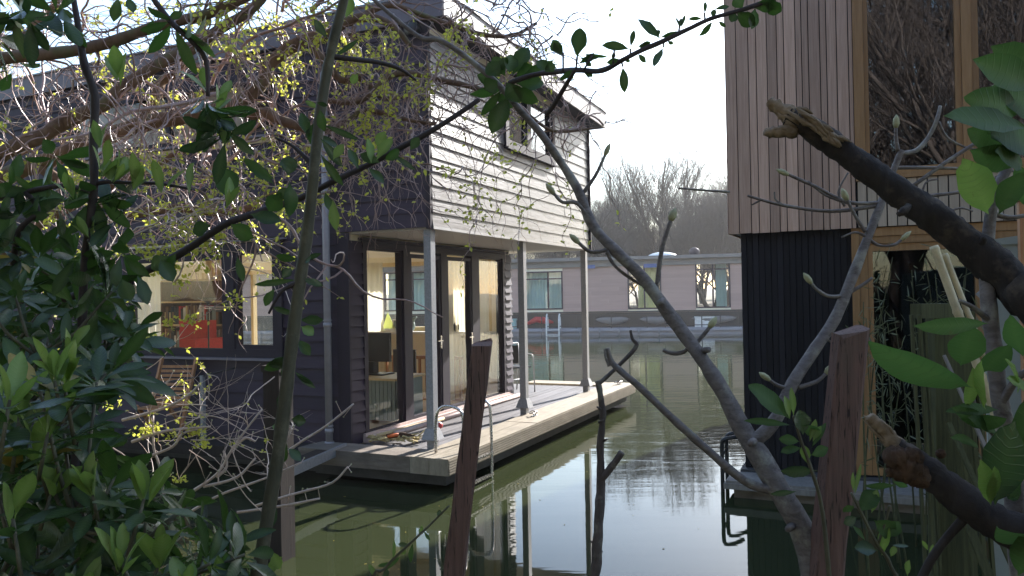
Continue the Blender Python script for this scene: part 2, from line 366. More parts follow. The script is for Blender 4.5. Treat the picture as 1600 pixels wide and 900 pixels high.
# ------------------------------------------------------------------ wall helpers
def grid_wall(mb, o, ud, nd, wid, z0, z1, th, ops, mat=0):
    """solid wall of thickness th behind the plane, with rectangular openings (u0,u1,z0,z1)"""
    o, ud, nd = V(o), V(ud), V(nd)
    us = sorted({0, wid, *[u for a in ops for u in a[:2]]}); zs = sorted({z0, z1, *[z for a in ops for z in a[2:]]})
    for i in range(len(us)-1):
        run = None
        for j in range(len(zs)-1):
            um, zm = (us[i]+us[i+1])/2, (zs[j]+zs[j+1])/2
            solid = not any(a[0] < um < a[1] and a[2] < zm < a[3] for a in ops)
            if solid: run = (run[0] if run else zs[j], zs[j+1])
            if run and (not solid or j == len(zs)-2):
                p = o+ud*us[i]; q = o+ud*us[i+1]-nd*th
                mb.box((p.x, p.y, run[0]), (q.x, q.y, run[1]), mat); run = None
def siding(mb, o, ud, nd, wid, z0, z1, bh, ops, proud=.026, mat=0, joint=3.6):
    """lapped boards standing proud of the plane; cut at openings"""
    o, ud, nd = V(o), V(ud), V(nd); z = z0; row = 0
    while z < z1-.02:
        zt = min(z+bh, z1); cuts = [(0, wid)]
        for a in ops:
            if a[2] < zt-.02 and a[3] > z+.02:
                nc = []
                for c in cuts:
                    if a[1] <= c[0] or a[0] >= c[1]: nc.append(c); continue
                    if a[0] > c[0]: nc.append((c[0], a[0]))
                    if a[1] < c[1]: nc.append((a[1], c[1]))
                cuts = nc
        for c0, c1 in cuts:
            u = c0; off = (row*1.37) % joint
            js = [c0]+[x for x in [off+joint*k for k in range(-1, 6)] if c0+.3 < x < c1-.3]+[c1]
            for k in range(len(js)-1):
                a, b = js[k]+(.0015 if k else 0), js[k+1]-(.0015 if k < len(js)-2 else 0)
                j1 = random.uniform(-.003, .003)
                P = lambda uu, n, zz: o+ud*uu+nd*n+V((0, 0, zz))
                vs = [P(a, .001, z), P(a, proud+j1, z), P(a, proud+j1, z+.004), P(a, .006+j1*.3, zt+.012), P(a, .001, zt+.012)]
                mb.prism([p-V((0, 0, 0)) for p in vs], ud*(b-a), mat)
        z = zt; row += 1
def frame(mb, o, ud, nd, u0, u1, z0, z1, w, d, out=.02, mat=0):
    o, ud, nd = V(o), V(ud), V(nd)
    def bx(a0, a1, b0, b1):
        p = o+ud*a0+nd*out; q = o+ud*a1+nd*(out-d); mb.box((p.x, p.y, b0), (q.x, q.y, b1), mat)
    bx(u0, u0+w, z0, z1); bx(u1-w, u1, z0, z1); bx(u0+w, u1-w, z0, z0+w); bx(u0+w, u1-w, z1-w, z1)
def quad(mb, o, ud, nd, u0, u1, z0, z1, n, th=.006, mat=0):
    o, ud, nd = V(o), V(ud), V(nd); p = o+ud*u0+nd*n; q = o+ud*u1+nd*(n-th); mb.box((p.x, p.y, z0), (q.x, q.y, z1), mat)

# ================================================================== SETTING
def sheet(name, x0, x1, y0, y1, nx, ny, fz, mat):
    mb = MB(); vs = [(x0+(x1-x0)*i/nx, y0+(y1-y0)*j/ny, 0) for j in range(ny+1) for i in range(nx+1)]
    vs = [(x, y, fz(x, y)) for x, y, _ in vs]
    mb.add(vs, [(j*(nx+1)+i, j*(nx+1)+i+1, (j+1)*(nx+1)+i+1, (j+1)*(nx+1)+i) for j in range(ny) for i in range(nx)], 0, True)
    return tag(mb.build(name, mat), kind='structure')
def water_mat():
    m, N, L, B = new_mat('canal_water')
    B.inputs['Base Color'].default_value = (.028, .034, .015, 1); B.inputs['Roughness'].default_value = .025; B.inputs['IOR'].default_value = 1.33
    B.inputs['Specular IOR Level'].default_value = .36
    n1 = nz(N, L, 1.0, (.45, 1.9, 1), 3, .5, .5, rot=R(-24)); n2 = nz(N, L, 4.2, (.4, 2.1, 1), 2, .5, .3, rot=R(-24)); n3 = nz(N, L, .35, (.4, 1.2, 1), 2)
    # breeze: ripples in the open middle, calm near the bank and under the far boat
    g = N.new('ShaderNodeNewGeometry'); sp = N.new('ShaderNodeSeparateXYZ'); L.new(g.outputs['Position'], sp.inputs[0])
    mr = N.new('ShaderNodeMapRange'); mr.inputs[1].default_value = -4; mr.inputs[2].default_value = 36
    L.new(sp.outputs[1], mr.inputs[0])
    band = ramp(N, L, mr.outputs[0], ((.08, .10), (.2, .8), (.3, 1.), (.5, .45), (.8, .3)))
    pat = ramp(N, L, n3, ((.35, .4), (.6, 1.)))
    mu = N.new('ShaderNodeMath'); mu.operation = 'MULTIPLY'; L.new(band, mu.inputs[0]); L.new(pat, mu.inputs[1])
    a = N.new('ShaderNodeMath'); a.operation = 'MULTIPLY_ADD'; a.inputs[1].default_value = .30; L.new(n2, a.inputs[0]); L.new(n1, a.inputs[2])
    h = N.new('ShaderNodeMath'); h.operation = 'MULTIPLY'; L.new(a.outputs[0], h.inputs[0]); L.new(mu.outputs[0], h.inputs[1])
    b = N.new('ShaderNodeBump'); b.inputs['Strength'].default_value = .36; b.inputs['Distance'].default_value = .04
    L.new(h.outputs[0], b.inputs['Height']); L.new(b.outputs[0], B.inputs['Normal'])
    return m
sheet('water', -220, 260, -30, 400, 4, 4, lambda x, y: WL, water_mat())
def bank_mat():
    m, N, L, B = new_mat('leaf_litter_bank')
    n = nz(N, L, 5, (1, 1, 1), 8, .7); n2 = nz(N, L, .7, (1, 1, 1), 4)
    c = mix_rgb(N, L, ramp(N, L, n, ((.35, 0.), (.65, 1.))), (.045, .035, .022), (.17, .125, .08))
    c = mix_rgb(N, L, ramp(N, L, n2, ((.5, 0.), (.62, .8))), c, (.06, .09, .03)); L.new(c, B.inputs['Base Color']); B.inputs['Roughness'].default_value = .95
    bump(N, L, B, n, .8, .03); return m
M['bank'] = bank_mat()
def bank_z(x, y):
    e = -5.15+.25*sin(x*.9)+.15*sin(x*2.3+1)
    e += 1.15*max(0, min(1, (3.0-x)/1.6))
    d = e-y
    z = WL-.5+max(0, min(1, (d+.9)/1.5))*.72 + max(0, d-.6)*.03
    return z+.05*noise.noise(V((x*1.3, y*1.3, 0)))
sheet('bank_ground', -70, 80, -75, -3, 150, 110, bank_z, M['bank'])
FAR_RZ = YAW-R(11); _fo = at(800, 450, 39.6); FAR_O = V((_fo.x, _fo.y, WL))
_fx, _fy = V((cos(FAR_RZ), sin(FAR_RZ), 0)), V((-sin(FAR_RZ), cos(FAR_RZ), 0))
def farpt(a, b, z=0): return FAR_O+_fx*a+_fy*b+V((0, 0, z))      # point in the far boat's own axes
def far_sheet():
    mb = MB(); nx, ny = 60, 30; vs = []
    for j in range(ny+1):
        for i in range(nx+1):
            a = -260+520*i/nx; b = 6.2+(j/ny)**2*400; p = farpt(a, b)
            p.z = -1.0+min(1.6, (b-6.2)*.8)+(b-6.2)*.006+.3*noise.noise(V((a*.08, b*.08, 0)))*(j > 1); vs.append(p)
    mb.add(vs, [(j*(nx+1)+i, j*(nx+1)+i+1, (j+1)*(nx+1)+i+1, (j+1)*(nx+1)+i) for j in range(ny) for i in range(nx)], 0, True)
    tag(mb.build('far_bank', M['bank']), kind='structure')
far_sheet()

# ================================================================== NEAR HOUSEBOAT
X, Y, Z = V((1, 0, 0)), V((0, 1, 0)), V((0, 0, 1))
LU = 5.3; ZS = 2.45; ZR = 4.58; DX = -1.13; LX = -8.2; LY = 4.45
def near_house():
    H = thing('houseboat', 'dark timber two storey floating house with sunlit lapped boards on its right side', 'houseboat', (-3, 2.5, WL))
    h = MB(); h.box((LX-.1, -.02, WL-.5), (-.35, LY+.6, -.17)); h.box((LX-.1, -.03, -.17), (DX-.02, 0.10, -.05), 0)
    h.build('hull', M['concrete'], H)
    # lower storey
    wops = [(-4.78-LX, -2.13-LX, 1.02, 2.33)]
    dops = [(.26, 4.22, -.02, 2.36)]
    back = [(-8.0-LX, -5.35-LX, .35, 2.25), (-4.9-LX, -1.4-LX, 1.08, 2.3)]  # openings widened beyond their known size to brighten the rooms
    w = MB()
    grid_wall(w, (LX, 0, 0), X, -Y, DX-LX, -.17, ZS-.02, .14, wops)
    grid_wall(w, (DX, .14, 0), Y, X, LY-.28, -.06, ZS-.02, .14, [(a-.14, b-.14, c, d) for a, b, c, d in dops])
    grid_wall(w, (LX, LY, 0), X, Y, DX-LX, -.06, ZS-.02, .14, back)
    grid_wall(w, (LX, .14, 0), Y, -X, LY-.28, -.1, ZS-.02, .14, [(.4, 3.6, .1, 2.25)])  # end opening added to let more daylight into the rooms
    wall = w.build('lower_wall', M['plaster'], H)
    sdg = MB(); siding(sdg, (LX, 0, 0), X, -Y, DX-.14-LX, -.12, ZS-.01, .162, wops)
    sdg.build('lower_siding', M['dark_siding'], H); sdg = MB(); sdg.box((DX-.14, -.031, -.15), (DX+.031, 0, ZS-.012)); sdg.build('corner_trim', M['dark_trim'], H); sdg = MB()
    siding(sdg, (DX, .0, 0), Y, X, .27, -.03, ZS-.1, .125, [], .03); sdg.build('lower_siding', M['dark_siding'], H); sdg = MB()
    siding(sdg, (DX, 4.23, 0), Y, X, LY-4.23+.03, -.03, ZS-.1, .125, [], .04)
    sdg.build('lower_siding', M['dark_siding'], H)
    # floor, ceiling, partitions
    fl = MB(); fl.box((LX+.14, .14, -.06), (DX-.14, LY-.14, .0)); fl.build('inner_floor', M['floorwood'], H)
    ce = MB(); ce.box((LX+.14, .14, 2.40), (DX-.14, LY-.14, 2.43)); ce.build('inner_ceiling', M['ceil'], H)
    pt = MB(); pt.box((-5.05, 3.3, 0), (-4.97, LY-.14, 2.40)); pt.box((-4.55, 3.3, 0), (-4.45, LY-.14, 2.4)); pt.build('inner_partition', M['plaster'], H)
    # left window
    f = MB(); frame(f, (LX, 0, 0), X, -Y, -4.82-LX, -2.08-LX, .97, 2.40, .10, .14, .045); f.box((-3.04, -.047, 1.07), (-2.84, .08, 2.30))
    frame(f, (LX, 0, 0), X, -Y, -2.84-LX, -2.18-LX, 1.07, 2.30, .055, .08, .035)
    f.box((-4.72, -.035, 2.2), (-3.04, .06, 2.30))
    win = f.build('window', M['dark_trim'], H)
    p = MB(); quad(p, (0, 0, 0), X, -Y, -4.72, -3.04, 1.07, 2.2, 0.0); quad(p, (0, 0, 0), X, -Y, -2.79, -2.23, 1.12, 2.25, 0.01); p.build('pane', M['pane'], win)
    p = MB(); p.box((-4.95, -.10, .935), (-1.98, -.0, .965)); p.box((-3.05, -.07, 2.41), (-2.02, 0, 2.43)); p.build('sill', M['fascia_grey'], win)
    # back windows
    for a, b, c, d in back:
        f = MB(); frame(f, (LX, LY, 0), X, Y, a, b, c, d, .07, .12, -.01); f.box((LX+(a+b)/2-.03, LY-.12, c+.07), (LX+(a+b)/2+.03, LY-.02, d-.07)); wb = f.build('window', M['paleframe'], H)
        p = MB(); quad(p, (LX, LY, 0), X, Y, a+.07, b-.07, c+.07, d-.07, -.06); p.build('pane', M['pane'], wb)
        p = MB(); p.box((LX+a-.1, LY-.42, c-.045), (LX+b+.1, LY-.135, c)); p.build('sill', M['white'], wb)
    # glazed doors
    fr = MB(); frame(fr, (DX, 0, 0), Y, X, .26, 4.22, -.02, 2.36, .075, .14, .03)
    for a, b in ((1.14, 1.30), (2.11, 2.28), (3.04, 3.28)): fr.box((DX-.10, a, .055), (DX+.032, b, 2.285))
    fr.box((DX+.0, .20, 2.362), (DX+.07, 4.28, 2.40)); df = fr.build('door_frame', M['dark_trim'], H)
    for k, (a, b) in enumerate(((.34, 1.14), (1.30, 2.11), (2.28, 3.04), (3.28, 4.145))):
        z0 = .06; d = MB(); w_ = .022 if k in (0, 3) else .05
        frame(d, (DX, 0, 0), Y, X, a, b, z0, 2.28 - (.03 if k in (1, 2) else 0), w_, .06, .0 if k in (0, 3) else .02); ds = d.build('door', M['dark_trim'], H)
        p = MB(); quad(p, (DX, 0, 0), Y, X, a+w_, b-w_, z0+w_, 2.25-w_, -.02); p.build('pane', M['pane'], ds)
        if k in (1, 2):
            p = MB(); p.box((DX+.02, b-.04, .95), (DX+.035, b-.015, 1.13)); p.bar((DX+.05, b-.03, 1.06), (DX+.05, b-.14, 1.06), .016, .016); p.bar((DX+.03, b-.03, 1.06), (DX+.06, b-.03, 1.06), .016, .016); p.build('handle', M['steel'], ds)
    th = MB(); th.box((DX+.03, .20, -.03), (DX+.12, 4.30, .045)); th.box((DX+.033, .2, .045), (DX+.07, 4.26, .075)); th.build('threshold', M['rosewhite'], H)
    th = MB(); th.tube([(DX+.2, .62, .02), (DX+.2, 4.46, .02)], [.032, .032], 10); th.build('sill_rail', M['rosewhite'], H); th = MB(); th.tube([(DX+.2, 4.461, .02), (DX+.2, 4.53, .02)], [.045, .04], 10); th.build('rail_cap', M['black'], H)
    # upper storey
    uw = [(-5.8-LX, -2.15-LX, 3.75, 4.40)]; rw = [(1.98, 3.6, 3.70, 4.46)]
    w = MB(); grid_wall(w, (LX, 0, 0), X, -Y, -LX, ZS+.03, ZR+.1, .14, uw); grid_wall(w, (0, .14, 0), Y, X, LU-.28, ZS+.03, ZR+.1, .14, [(a-.14, b-.14, c, d) for a, b, c, d in rw])
    grid_wall(w, (LX, LU, 0), X, Y, -LX, ZS+.03, ZR+.1, .14, []); w.box((LX, .14, ZS), (LX+.14, LU-.14, ZR)); w.box((LX+.14, .14, ZS+.03), (-.14, LU-.14, ZS+.12))
    w.box((LX+.14, 2.4, ZS+.12), (-.14, 2.5, ZR-.1))
    w.build('upper_wall', M['plaster'], H)
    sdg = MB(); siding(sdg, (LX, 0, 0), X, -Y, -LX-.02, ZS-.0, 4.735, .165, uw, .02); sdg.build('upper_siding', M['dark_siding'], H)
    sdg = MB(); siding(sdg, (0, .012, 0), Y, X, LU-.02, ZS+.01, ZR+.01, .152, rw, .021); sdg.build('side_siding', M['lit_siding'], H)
    t = MB(); t.box((-.045, -.035, ZS-.02), (.012, .012, 4.73)); t.build('corner_trim', M['dark_trim'], H); t = MB(); t.box((-.02, LU-.01, ZS-.01), (.045, LU+.03, ZR-.005)); t.build('corner_trim', M['dark_trim'], H)
    f = MB(); frame(f, (LX, 0, 0), X, -Y, -5.84-LX, -2.11-LX, 3.70, 4.45, .07, .12, .035)
    f.box((-4.0, -.03, 3.77), (-3.93, .05, 4.38)); win = f.build('window', M['dark_trim'], H)
    p = MB(); quad(p, (0, 0, 0), X, -Y, -5.77, -2.18, 3.77, 4.38, .0); p.build('pane', M['pane'], win); p = MB(); p.box((-5.76, .075, 3.74), (-2.75, .085, 4.40)); p.build('blind', M['blind'], win)
    p = MB(); p.box((-5.9, -.09, 3.672), (-2.05, 0, 3.698)); p.build('sill', M['fascia_grey'], win)
    f = MB(); frame(f, (0, 0, 0), Y, X, 1.90, 3.68, 3.66, 4.52, .10, .12, .05); f.box((-.06, 2.62, 3.72), (.043, 2.76, 4.44)); f.box((-.06, 3.48, 3.72), (.041, 3.52, 4.44)); win = f.build('window', M['dark_trim'], H)
    p = MB(); quad(p, (0, 0, 0), Y, X, 2.0, 3.58, 3.72, 4.44, .0); p.build('pane', M['pane_mirror'], win)
    p = MB(); p.box((0, 1.9, 3.63), (.08, 3.68, 3.655)); p.build('sill', M['dark_trim'], win)
    # soffit over the deck and eaves
    s_ = MB(); s_.box((DX-.0, .02, ZS-.022), (-.02, LU-.02, ZS)); s_.box((LX, LY+.02, ZS-.023), (DX, LU-.02, ZS-.001)); s_.box((-.02, .02, ZS-.02), (.02, LU, ZS+.012)); s_.build('soffit', M['soffit'], H)
    zn, zf = 4.74, 4.58                            # underside of the fascia at the quay end and at the canal end
    zy = lambda y: zn+(zf-zn)*(y+.08)/(5.58+.08)
    def slab(mb, x0, x1, y0, y1, a, b):
        vs = [(x0, y0, zy(y0)+a), (x1, y0, zy(y0)+a), (x1, y1, zy(y1)+a), (x0, y1, zy(y1)+a), (x0, y0, zy(y0)+b), (x1, y0, zy(y0)+b), (x1, y1, zy(y1)+b), (x0, y1, zy(y1)+b)]
        mb.add(vs, [(0, 3, 2, 1), (4, 5, 6, 7), (0, 1, 5, 4), (1, 2, 6, 5), (2, 3, 7, 6), (3, 0, 4, 7)])
    rf = MB(); slab(rf, LX-.2, .23, -.05, 5.58, .02, .24); roof = rf.build('roof', M['roofing'], H)
    e = MB(); slab(e, LX-.2, .23, -.05, 5.58, 0, .019); e.build('eave', M['dark_trim'], roof)
    fa = MB(); slab(fa, .231, .255, -.08, 5.61, -.012, .25); fa.build('fascia', M['fascia'], roof)
    fa = MB(); slab(fa, LX-.22, .2305, -.076, -.051, -.012, .251); fa.build('fascia', M['fascia_grey'], roof); fa = MB(); slab(fa, LX-.22, .2305, 5.581, 5.606, -.012, .251); fa.build('fascia', M['fascia_grey'], roof)
    ed = MB(); slab(ed, LX-.23, .27, -.095, 5.625, .252, .275); ed.build('roof_edge', M['galv'], roof)
    # round vent under the eave
    v = MB(); v.tube([(-.16, -.03, 4.64), (-.16, -.09, 4.64)], [.085, .085], 18); v.tube([(-.16, -.09, 4.64), (-.16, -.12, 4.64)], [.10, .06], 18); v.build('vent', M['black'], H)
    # downpipe
    d = MB(); d.tube([(-1.37, -.085, ZS+1.9), (-1.37, -.085, .02)], [.042]*2, 12); d.tube([(-1.37, -.085, .02), (-1.37, -.085, -.08)], [.055]*2, 12)
    dp = d.build('downpipe', M['pipe'], H)
    for z in (.12, 1.35, 2.9):
        d = MB(); d.tube([(-1.37, -.085, z), (-1.37, -.085, z+.05)], [.05]*2, 12); d.tube([(-1.37, -.085, z+.07), (-1.37, -.085, z+.085)], [.05]*2, 12); d.box((-1.385, -.05, z+.01), (-1.355, -.02, z+.04)); d.build('bracket', M['pipe'], dp)
    # deck
    d = MB(); x = DX+.12
    for k in range(8):
        x0 = DX+.125+k*.128; d.box((x0, -.02, -.055), (x0+.122, 6.12, -.022+random.uniform(-.002, .002)))
    d.box((LX, LY+.02, -.055), (DX+.12, 6.12, -.024))
    dk = d.build('deck', M['deck'], H)
    e = MB(); y = -.45
    cuts = [-.45, 1.9, 4.4, 6.56]
    for a, b in zip(cuts, cuts[1:]):
        for k in range(2): e.box((-.045+k*.232, a+.003, -.165), (-.045+k*.232+.228, b-.003, .012+random.uniform(-.003, .003)))
    for k in range(3): e.box((-1.6+.0, 6.125+k*.146, -.16), (-.05, 6.125+k*.146+.142, .01))
    for k in range(6): e.box((.42, -.45, -.150+k*.026), (.427, 6.55, -.150+k*.026+.016))
    e.build('edge_beam', M['beam'], dk)
    e = MB()
    for k in range(3): e.box((-1.52, -.447+k*.142, -.16), (-.05, -.447+k*.142+.138, .006+random.uniform(-.004, .004)))
    e.build('edge_beam', M['beam_near'], dk)
    e = MB(); e.box((-1.4, -.3, -.30), (.30, 6.4, -.166)); e.build('float', M['concrete'], dk)
    # walkway along the left wall
    e = MB()
    for k in range(4): e.box((LX, -.03-.145*(k+1), -.07), (-1.53, -.033-.145*k, -.03))
    e.box((LX, -.63, -.14), (-1.53, -.60, -.01)); e.build('walkway', M['pile'], H)
    # posts
    for yy in (.07, 2.6, LU-.07):
        p = MB(); p.box((-.115, yy-.05, -.02), (-.025, yy+.05, ZS-.02)); po = p.build('post', M['galv'], H)
        q = MB(); b0, b1 = .085, .052
        def skirt(z0, z1, a, b):
            c = (-.07, yy); vs = [(c[0]+i*a, c[1]+j*a, z0) for i, j in ((-1, -1), (1, -1), (1, 1), (-1, 1))]+[(c[0]+i*b, c[1]+j*b, z1) for i, j in ((-1, -1), (1, -1), (1, 1), (-1, 1))]
            q.add(vs, [(0, 3, 2, 1), (4, 5, 6, 7), (0, 1, 5, 4), (1, 2, 6, 5), (2, 3, 7, 6), (3, 0, 4, 7)])
        skirt(.10, .22, .095, .057); q.build('base_collar', M['galv'], po)
    return H
near_house()

def curtain(name, label, a, b, y, z0, z1, mat, waves=9, axis='x', group=None):
    mb = MB(); n = waves*6; vs = []
    for k in (0, 1):
        for i in range(n+1):
            t = i/n; s = sin(t*waves*2*pi)*.035*(1 if k == 0 else .75)+.012*sin(t*31)
            p = a+(b-a)*t
            vs.append((p, y+s, z1 if k == 0 else z0) if axis == 'x' else (y+s, p, z1 if k == 0 else z0))
    mb.add(vs, [(i, i+1, n+2+i, n+1+i) for i in range(n)], 0, True)
    return tag(mb.build(name, mat, loc=(0, 0, 0)), label, 'curtain', group)
curtain('curtain', 'long cream curtain beside the first glass door pane, nearest the quay', -4.3, -3.42, 4.08, .1, 2.3, M['curtain'], 8)
curtain('curtain', 'narrow cream curtain behind the third glass door pane', -2.15, -1.80, 4.1, .1, 2.3, M['curtain'], 5)
curtain('curtain', 'cream curtain behind the last glass door pane, farthest from the quay', 3.55, 4.25, -1.42, .1, 2.28, M['curtain'], 7, 'y')
curtain('curtain', 'cream curtain hanging just inside the third glass door pane', 2.62, 3.0, -1.42, .1, 2.28, M['curtain'], 5, 'y')

curtain('curtain', 'wide sheer cream curtain added over the added end opening to glow warm in the left room', .45, 3.9, LX+.3, .05, 2.3, M['curtain'], 24, 'y')  # added: daylight through the cloth gives the beige glow at the room's end
def interior():
    # desk with television, seen through the first pane
    a, b = ony(572, 600, 1.5), ony(632, 600, 1.5)
    T = thing('desk', 'low grey teal desk with a pale top inside the first glass door', 'desk', (-1.7, 1.6, 0))
    m = MB(); m.box((-2.1, 1.2, .58), (-1.29, 1.95, .61)); m.build('desk_top', M['paleframe'], T)
    m = MB()
    for i in range(12): m.box((-2.07+i*.063, 1.23, .05), (-2.07+i*.063+.055, 1.252, .575))
    m.box((-2.08, 1.255, .04), (-1.31, 1.9, .578)); m.build('drawer_front', M['teal'], T)
    T = thing('television', 'black flat television turned side on above the desk', 'television', (-1.9, 1.6, .61))
    m = MB(); m.box((-2.3, 1.62, .79), (-1.66, 1.67, 1.19)); m.build('screen', M['black'], T)
    m = MB(); m.box((-2.04, 1.58, .62), (-1.9, 1.7, .79)); m.box((-2.08, 1.5, .611), (-1.7, 1.8, .63)); m.build('foot', M['black'], T)
    # balustrade
    T = thing('balustrade', 'red brown wooden stair balustrade inside the living room', 'balustrade', (-2.05, 3.1, 0))
    m = MB(); m.box((-2.75, 3.08, .70), (-1.34, 3.14, .75)); m.box((-2.75, 3.08, .06), (-1.34, 3.14, .10)); m.build('rail', M['redwood'], T)
    for i in range(12):
        m = MB(); m.box((-2.72+i*.122, 3.09, .10), (-2.69+i*.122, 3.13, .70)); m.build('baluster', M['redwood'], T)
    # things on the back window sill
    def at_s(px): return ony(px, 515, 4.2).x
    T = thing('toy_sailboat', 'lime green toy sail standing on the inner window sill', 'toy', (at_s(610), 4.15, 1.08))
    m = MB(); x = at_s(610); m.prism([(x-.13, 4.15, 1.13), (x+.13, 4.15, 1.13), (x-.02, 4.15, 1.42)], (0, .01, 0)); m.build('sail', M['curtain_lime'], T)
    m = MB(); m.bar((x-.14, 4.155, 1.105), (x+.14, 4.155, 1.105), .05, .05); m.build('hull', M['white'], T)
    T = thing('picture_frame', 'small white picture frame standing on the inner window sill', 'picture frame', (at_s(622), 4.15, 1.08)); x = at_s(622)
    m = MB(); frame(m, (x, 4.15, 0), X, -Y, -.08, .08, 1.081, 1.29, .02, .02, 0); m.build('frame', M['white'], T); m = MB(); m.box((x-.06, 4.158, 1.10), (x+.06, 4.163, 1.27)); m.build('picture', M['teal'], T)
    m = MB(); x = at_s(647); m.ball((x, 4.15, 1.18), .07, 10, 0, (.7, .7, 1.3)); m.tube([(x, 4.15, 1.24), (x+.03, 4.15, 1.30), (x+.09, 4.15, 1.33)], [.035, .03, .012], 8); m.tube([(x-.02, 4.15, 1.14), (x-.1, 4.15, 1.09)], [.03, .01], 6)
    tag(m.build('bird_ornament', M['teal'], loc=(x, 4.15, 1.08)), 'dark blue green bird ornament on the inner window sill', 'ornament')
    m = MB(); x = at_s(716); m.tube([(x, 4.15, 1.081), (x, 4.15, 1.12), (x, 4.15, 1.2), (x, 4.15, 1.25), (x, 4.15, 1.36)], [.05, .075, .07, .03, .025], 12)
    tag(m.build('vase', M['black'], loc=(x, 4.15, 1.08)), 'small black vase on the inner sill behind the third door pane', 'vase')
    m = MB(); x = at_s(688); m.tube([(x, 4.18, 1.55), (x, 4.14, 1.45), (x+.01, 4.13, 1.3), (x, 4.13, 1.2)], [.02, .06, .055, .02], 8); m.tube([(x, 4.13, 1.2), (x+.03, 4.12, 1.05), (x+.01, 4.12, .8)], [.018]*3, 6)
    tag(m.build('hanging_ornament', M['redwood'], loc=(x, 4.15, 1.1)), 'red brown figure hanging before the window between door panes', 'ornament')
    # armchair & table legs clutter
    T = thing('dining_chair', 'black metal chair standing between the desk and the balustrade', 'chair', (-2.1, 2.5, 0))
    m = MB(); m.box((-2.3, 2.3, .43), (-1.9, 2.7, .47)); m.build('seat', M['black'], T); m = MB(); m.box((-2.3, 2.67, .5), (-1.9, 2.7, .88)); m.build('backrest', M['black'], T)
    for i in (-2.28, -1.92):
        for j in (2.32, 2.68): m = MB(); m.bar((i, j, 0), (i, j, .43), .025, .025, (1, 0, 0)); m.build('leg', M['steel'], T)
    # left room: red sofa, bookcase, floor lamp, crate of tools
    T = thing('sofa', 'bright red sofa behind the left window', 'sofa', (-6.0, 2.2, 0))
    m = MB(); m.box((-6.0, 1.5, .1), (-5.15, 2.15, .62)); m.build('seat', M['redcloth'], T)
    m = MB(); m.box((-6.0, 1.95, .62), (-5.42, 2.18, 1.36)); m.build('backrest', M['redcloth'], T)
    m = MB(); m.box((-5.36, 1.5, .62), (-5.17, 2.18, 1.08)); m.build('armrest', M['redcloth'], T)
    T = thing('bookcase', 'brown wooden bookcase standing behind the red sofa', 'bookcase', (-6.2, 2.6, 0))
    m = MB(); m.box((-6.9, 2.62, 0), (-5.5, 2.66, 2.05)); m.build('back_panel', M['darkwood'], T)
    for z in (.05, .45, .85, 1.25, 1.65, 2.02): m = MB(); m.box((-6.9, 2.36, z), (-5.5, 2.62, z+.03)); m.build('shelf', M['paleframe'], T)
    m = MB(); [m.box((x, 2.38, .08), (x+.03, 2.62, 2.02)) for x in (-6.93, -6.22, -5.5)]; m.build('side_panel', M['darkwood'], T)
    m = MB(); x = -6.88
    bm_ = [M['redcloth'], M['darkwood'], M['teal'], M['white'], M['black'], M['paleframe']]
    while x < -5.6:
        w_ = random.uniform(.025, .06)
        for z in (.88, 1.28): m.box((x, 2.42, z+.001), (x+w_-.003, 2.6, z+random.uniform(.2, .33)), random.randrange(6))
        x += w_
    tag(m.build('books', bm_, loc=(-6.2, 2.5, .9)), 'rows of mixed coloured books filling the brown bookcase shelves', 'books', kind='stuff')
    T = thing('floor_lamp', 'black floor lamp with an upturned bowl behind the left window', 'floor lamp', (-4.35, 1.2, 0))
    p = ony(325, 470, 1.2); T.location.x = p.x
    m = MB(); m.tube([(p.x, 1.2, 0), (p.x, 1.2, p.z-.03)], [.012]*2, 8); m.tube([(p.x, 1.2, 0), (p.x, 1.2, .03)], [.13, .12], 14); m.build('stem', M['black'], T)
    m = MB(); m.tube([(p.x, 1.2, p.z-.03), (p.x, 1.2, p.z), (p.x, 1.2, p.z+.05)], [.02, .08, .15], 14); m.build('bowl', M['black'], T)
    m = MB()
    for px in (328, 345): q = ony(px, 470, 2.9); m.box((q.x-.05, 2.86, 0), (q.x+.05, 2.95, 2.4))
    tag(m.build('room_divider', M['paleframe'], loc=(-5.6, 2.9, 0)), 'pale pine uprights of a room divider behind the floor lamp', 'room divider')
interior()

# ------------------------------------------------------------------ things on the deck and walkway
def swim_ladder(name, label, p0, p1, out, top, bot, mat, rr=.017, back=.28, rungs=3):
    """two hooped rails from p0/p1 (deck edge), bending over the edge along 'out' and down to bot"""
    p0, p1, out = V(p0), V(p1), V(out); T = thing(name, label, 'ladder', (p0+p1)/2)
    for p in (p0, p1):
        m = MB(); a = p-out*back
        pts = [(a+Z*(.0), rr), (a+Z*(top*.6), rr), (a+out*.04+Z*(top*.9), rr), (a+out*(back*.5)+Z*top, rr), (p+out*.02+Z*(top*.92), rr), (p+out*.06+Z*(top*.6), rr), (p+out*.06+Z*(bot*.5), rr), (p+out*.06+Z*bot, rr)]
        q = smooth(pts, 5); m.tube([a_ for a_, _ in q], [b_ for _, b_ in q], 8); m.build('rail', mat, T)
    for k in range(rungs):
        z = -.10-k*.24; m = MB(); m.box(*[(min(p0.x, p1.x)+out.x*.06-.02, min(p0.y, p1.y)+out.y*.06-.02, p0.z+z-.012), (max(p0.x, p1.x)+out.x*.06+.02, max(p0.y, p1.y)+out.y*.06+.02, p0.z+z+.012)]); m.build('rung', mat, T)
    return T
swim_ladder('swim_ladder', 'shiny steel swim ladder hooked over the deck edge of the dark houseboat', (.42, -.22, .02), (.42, .42, .02), (1, 0, 0), .50, -.75, M['steel'])
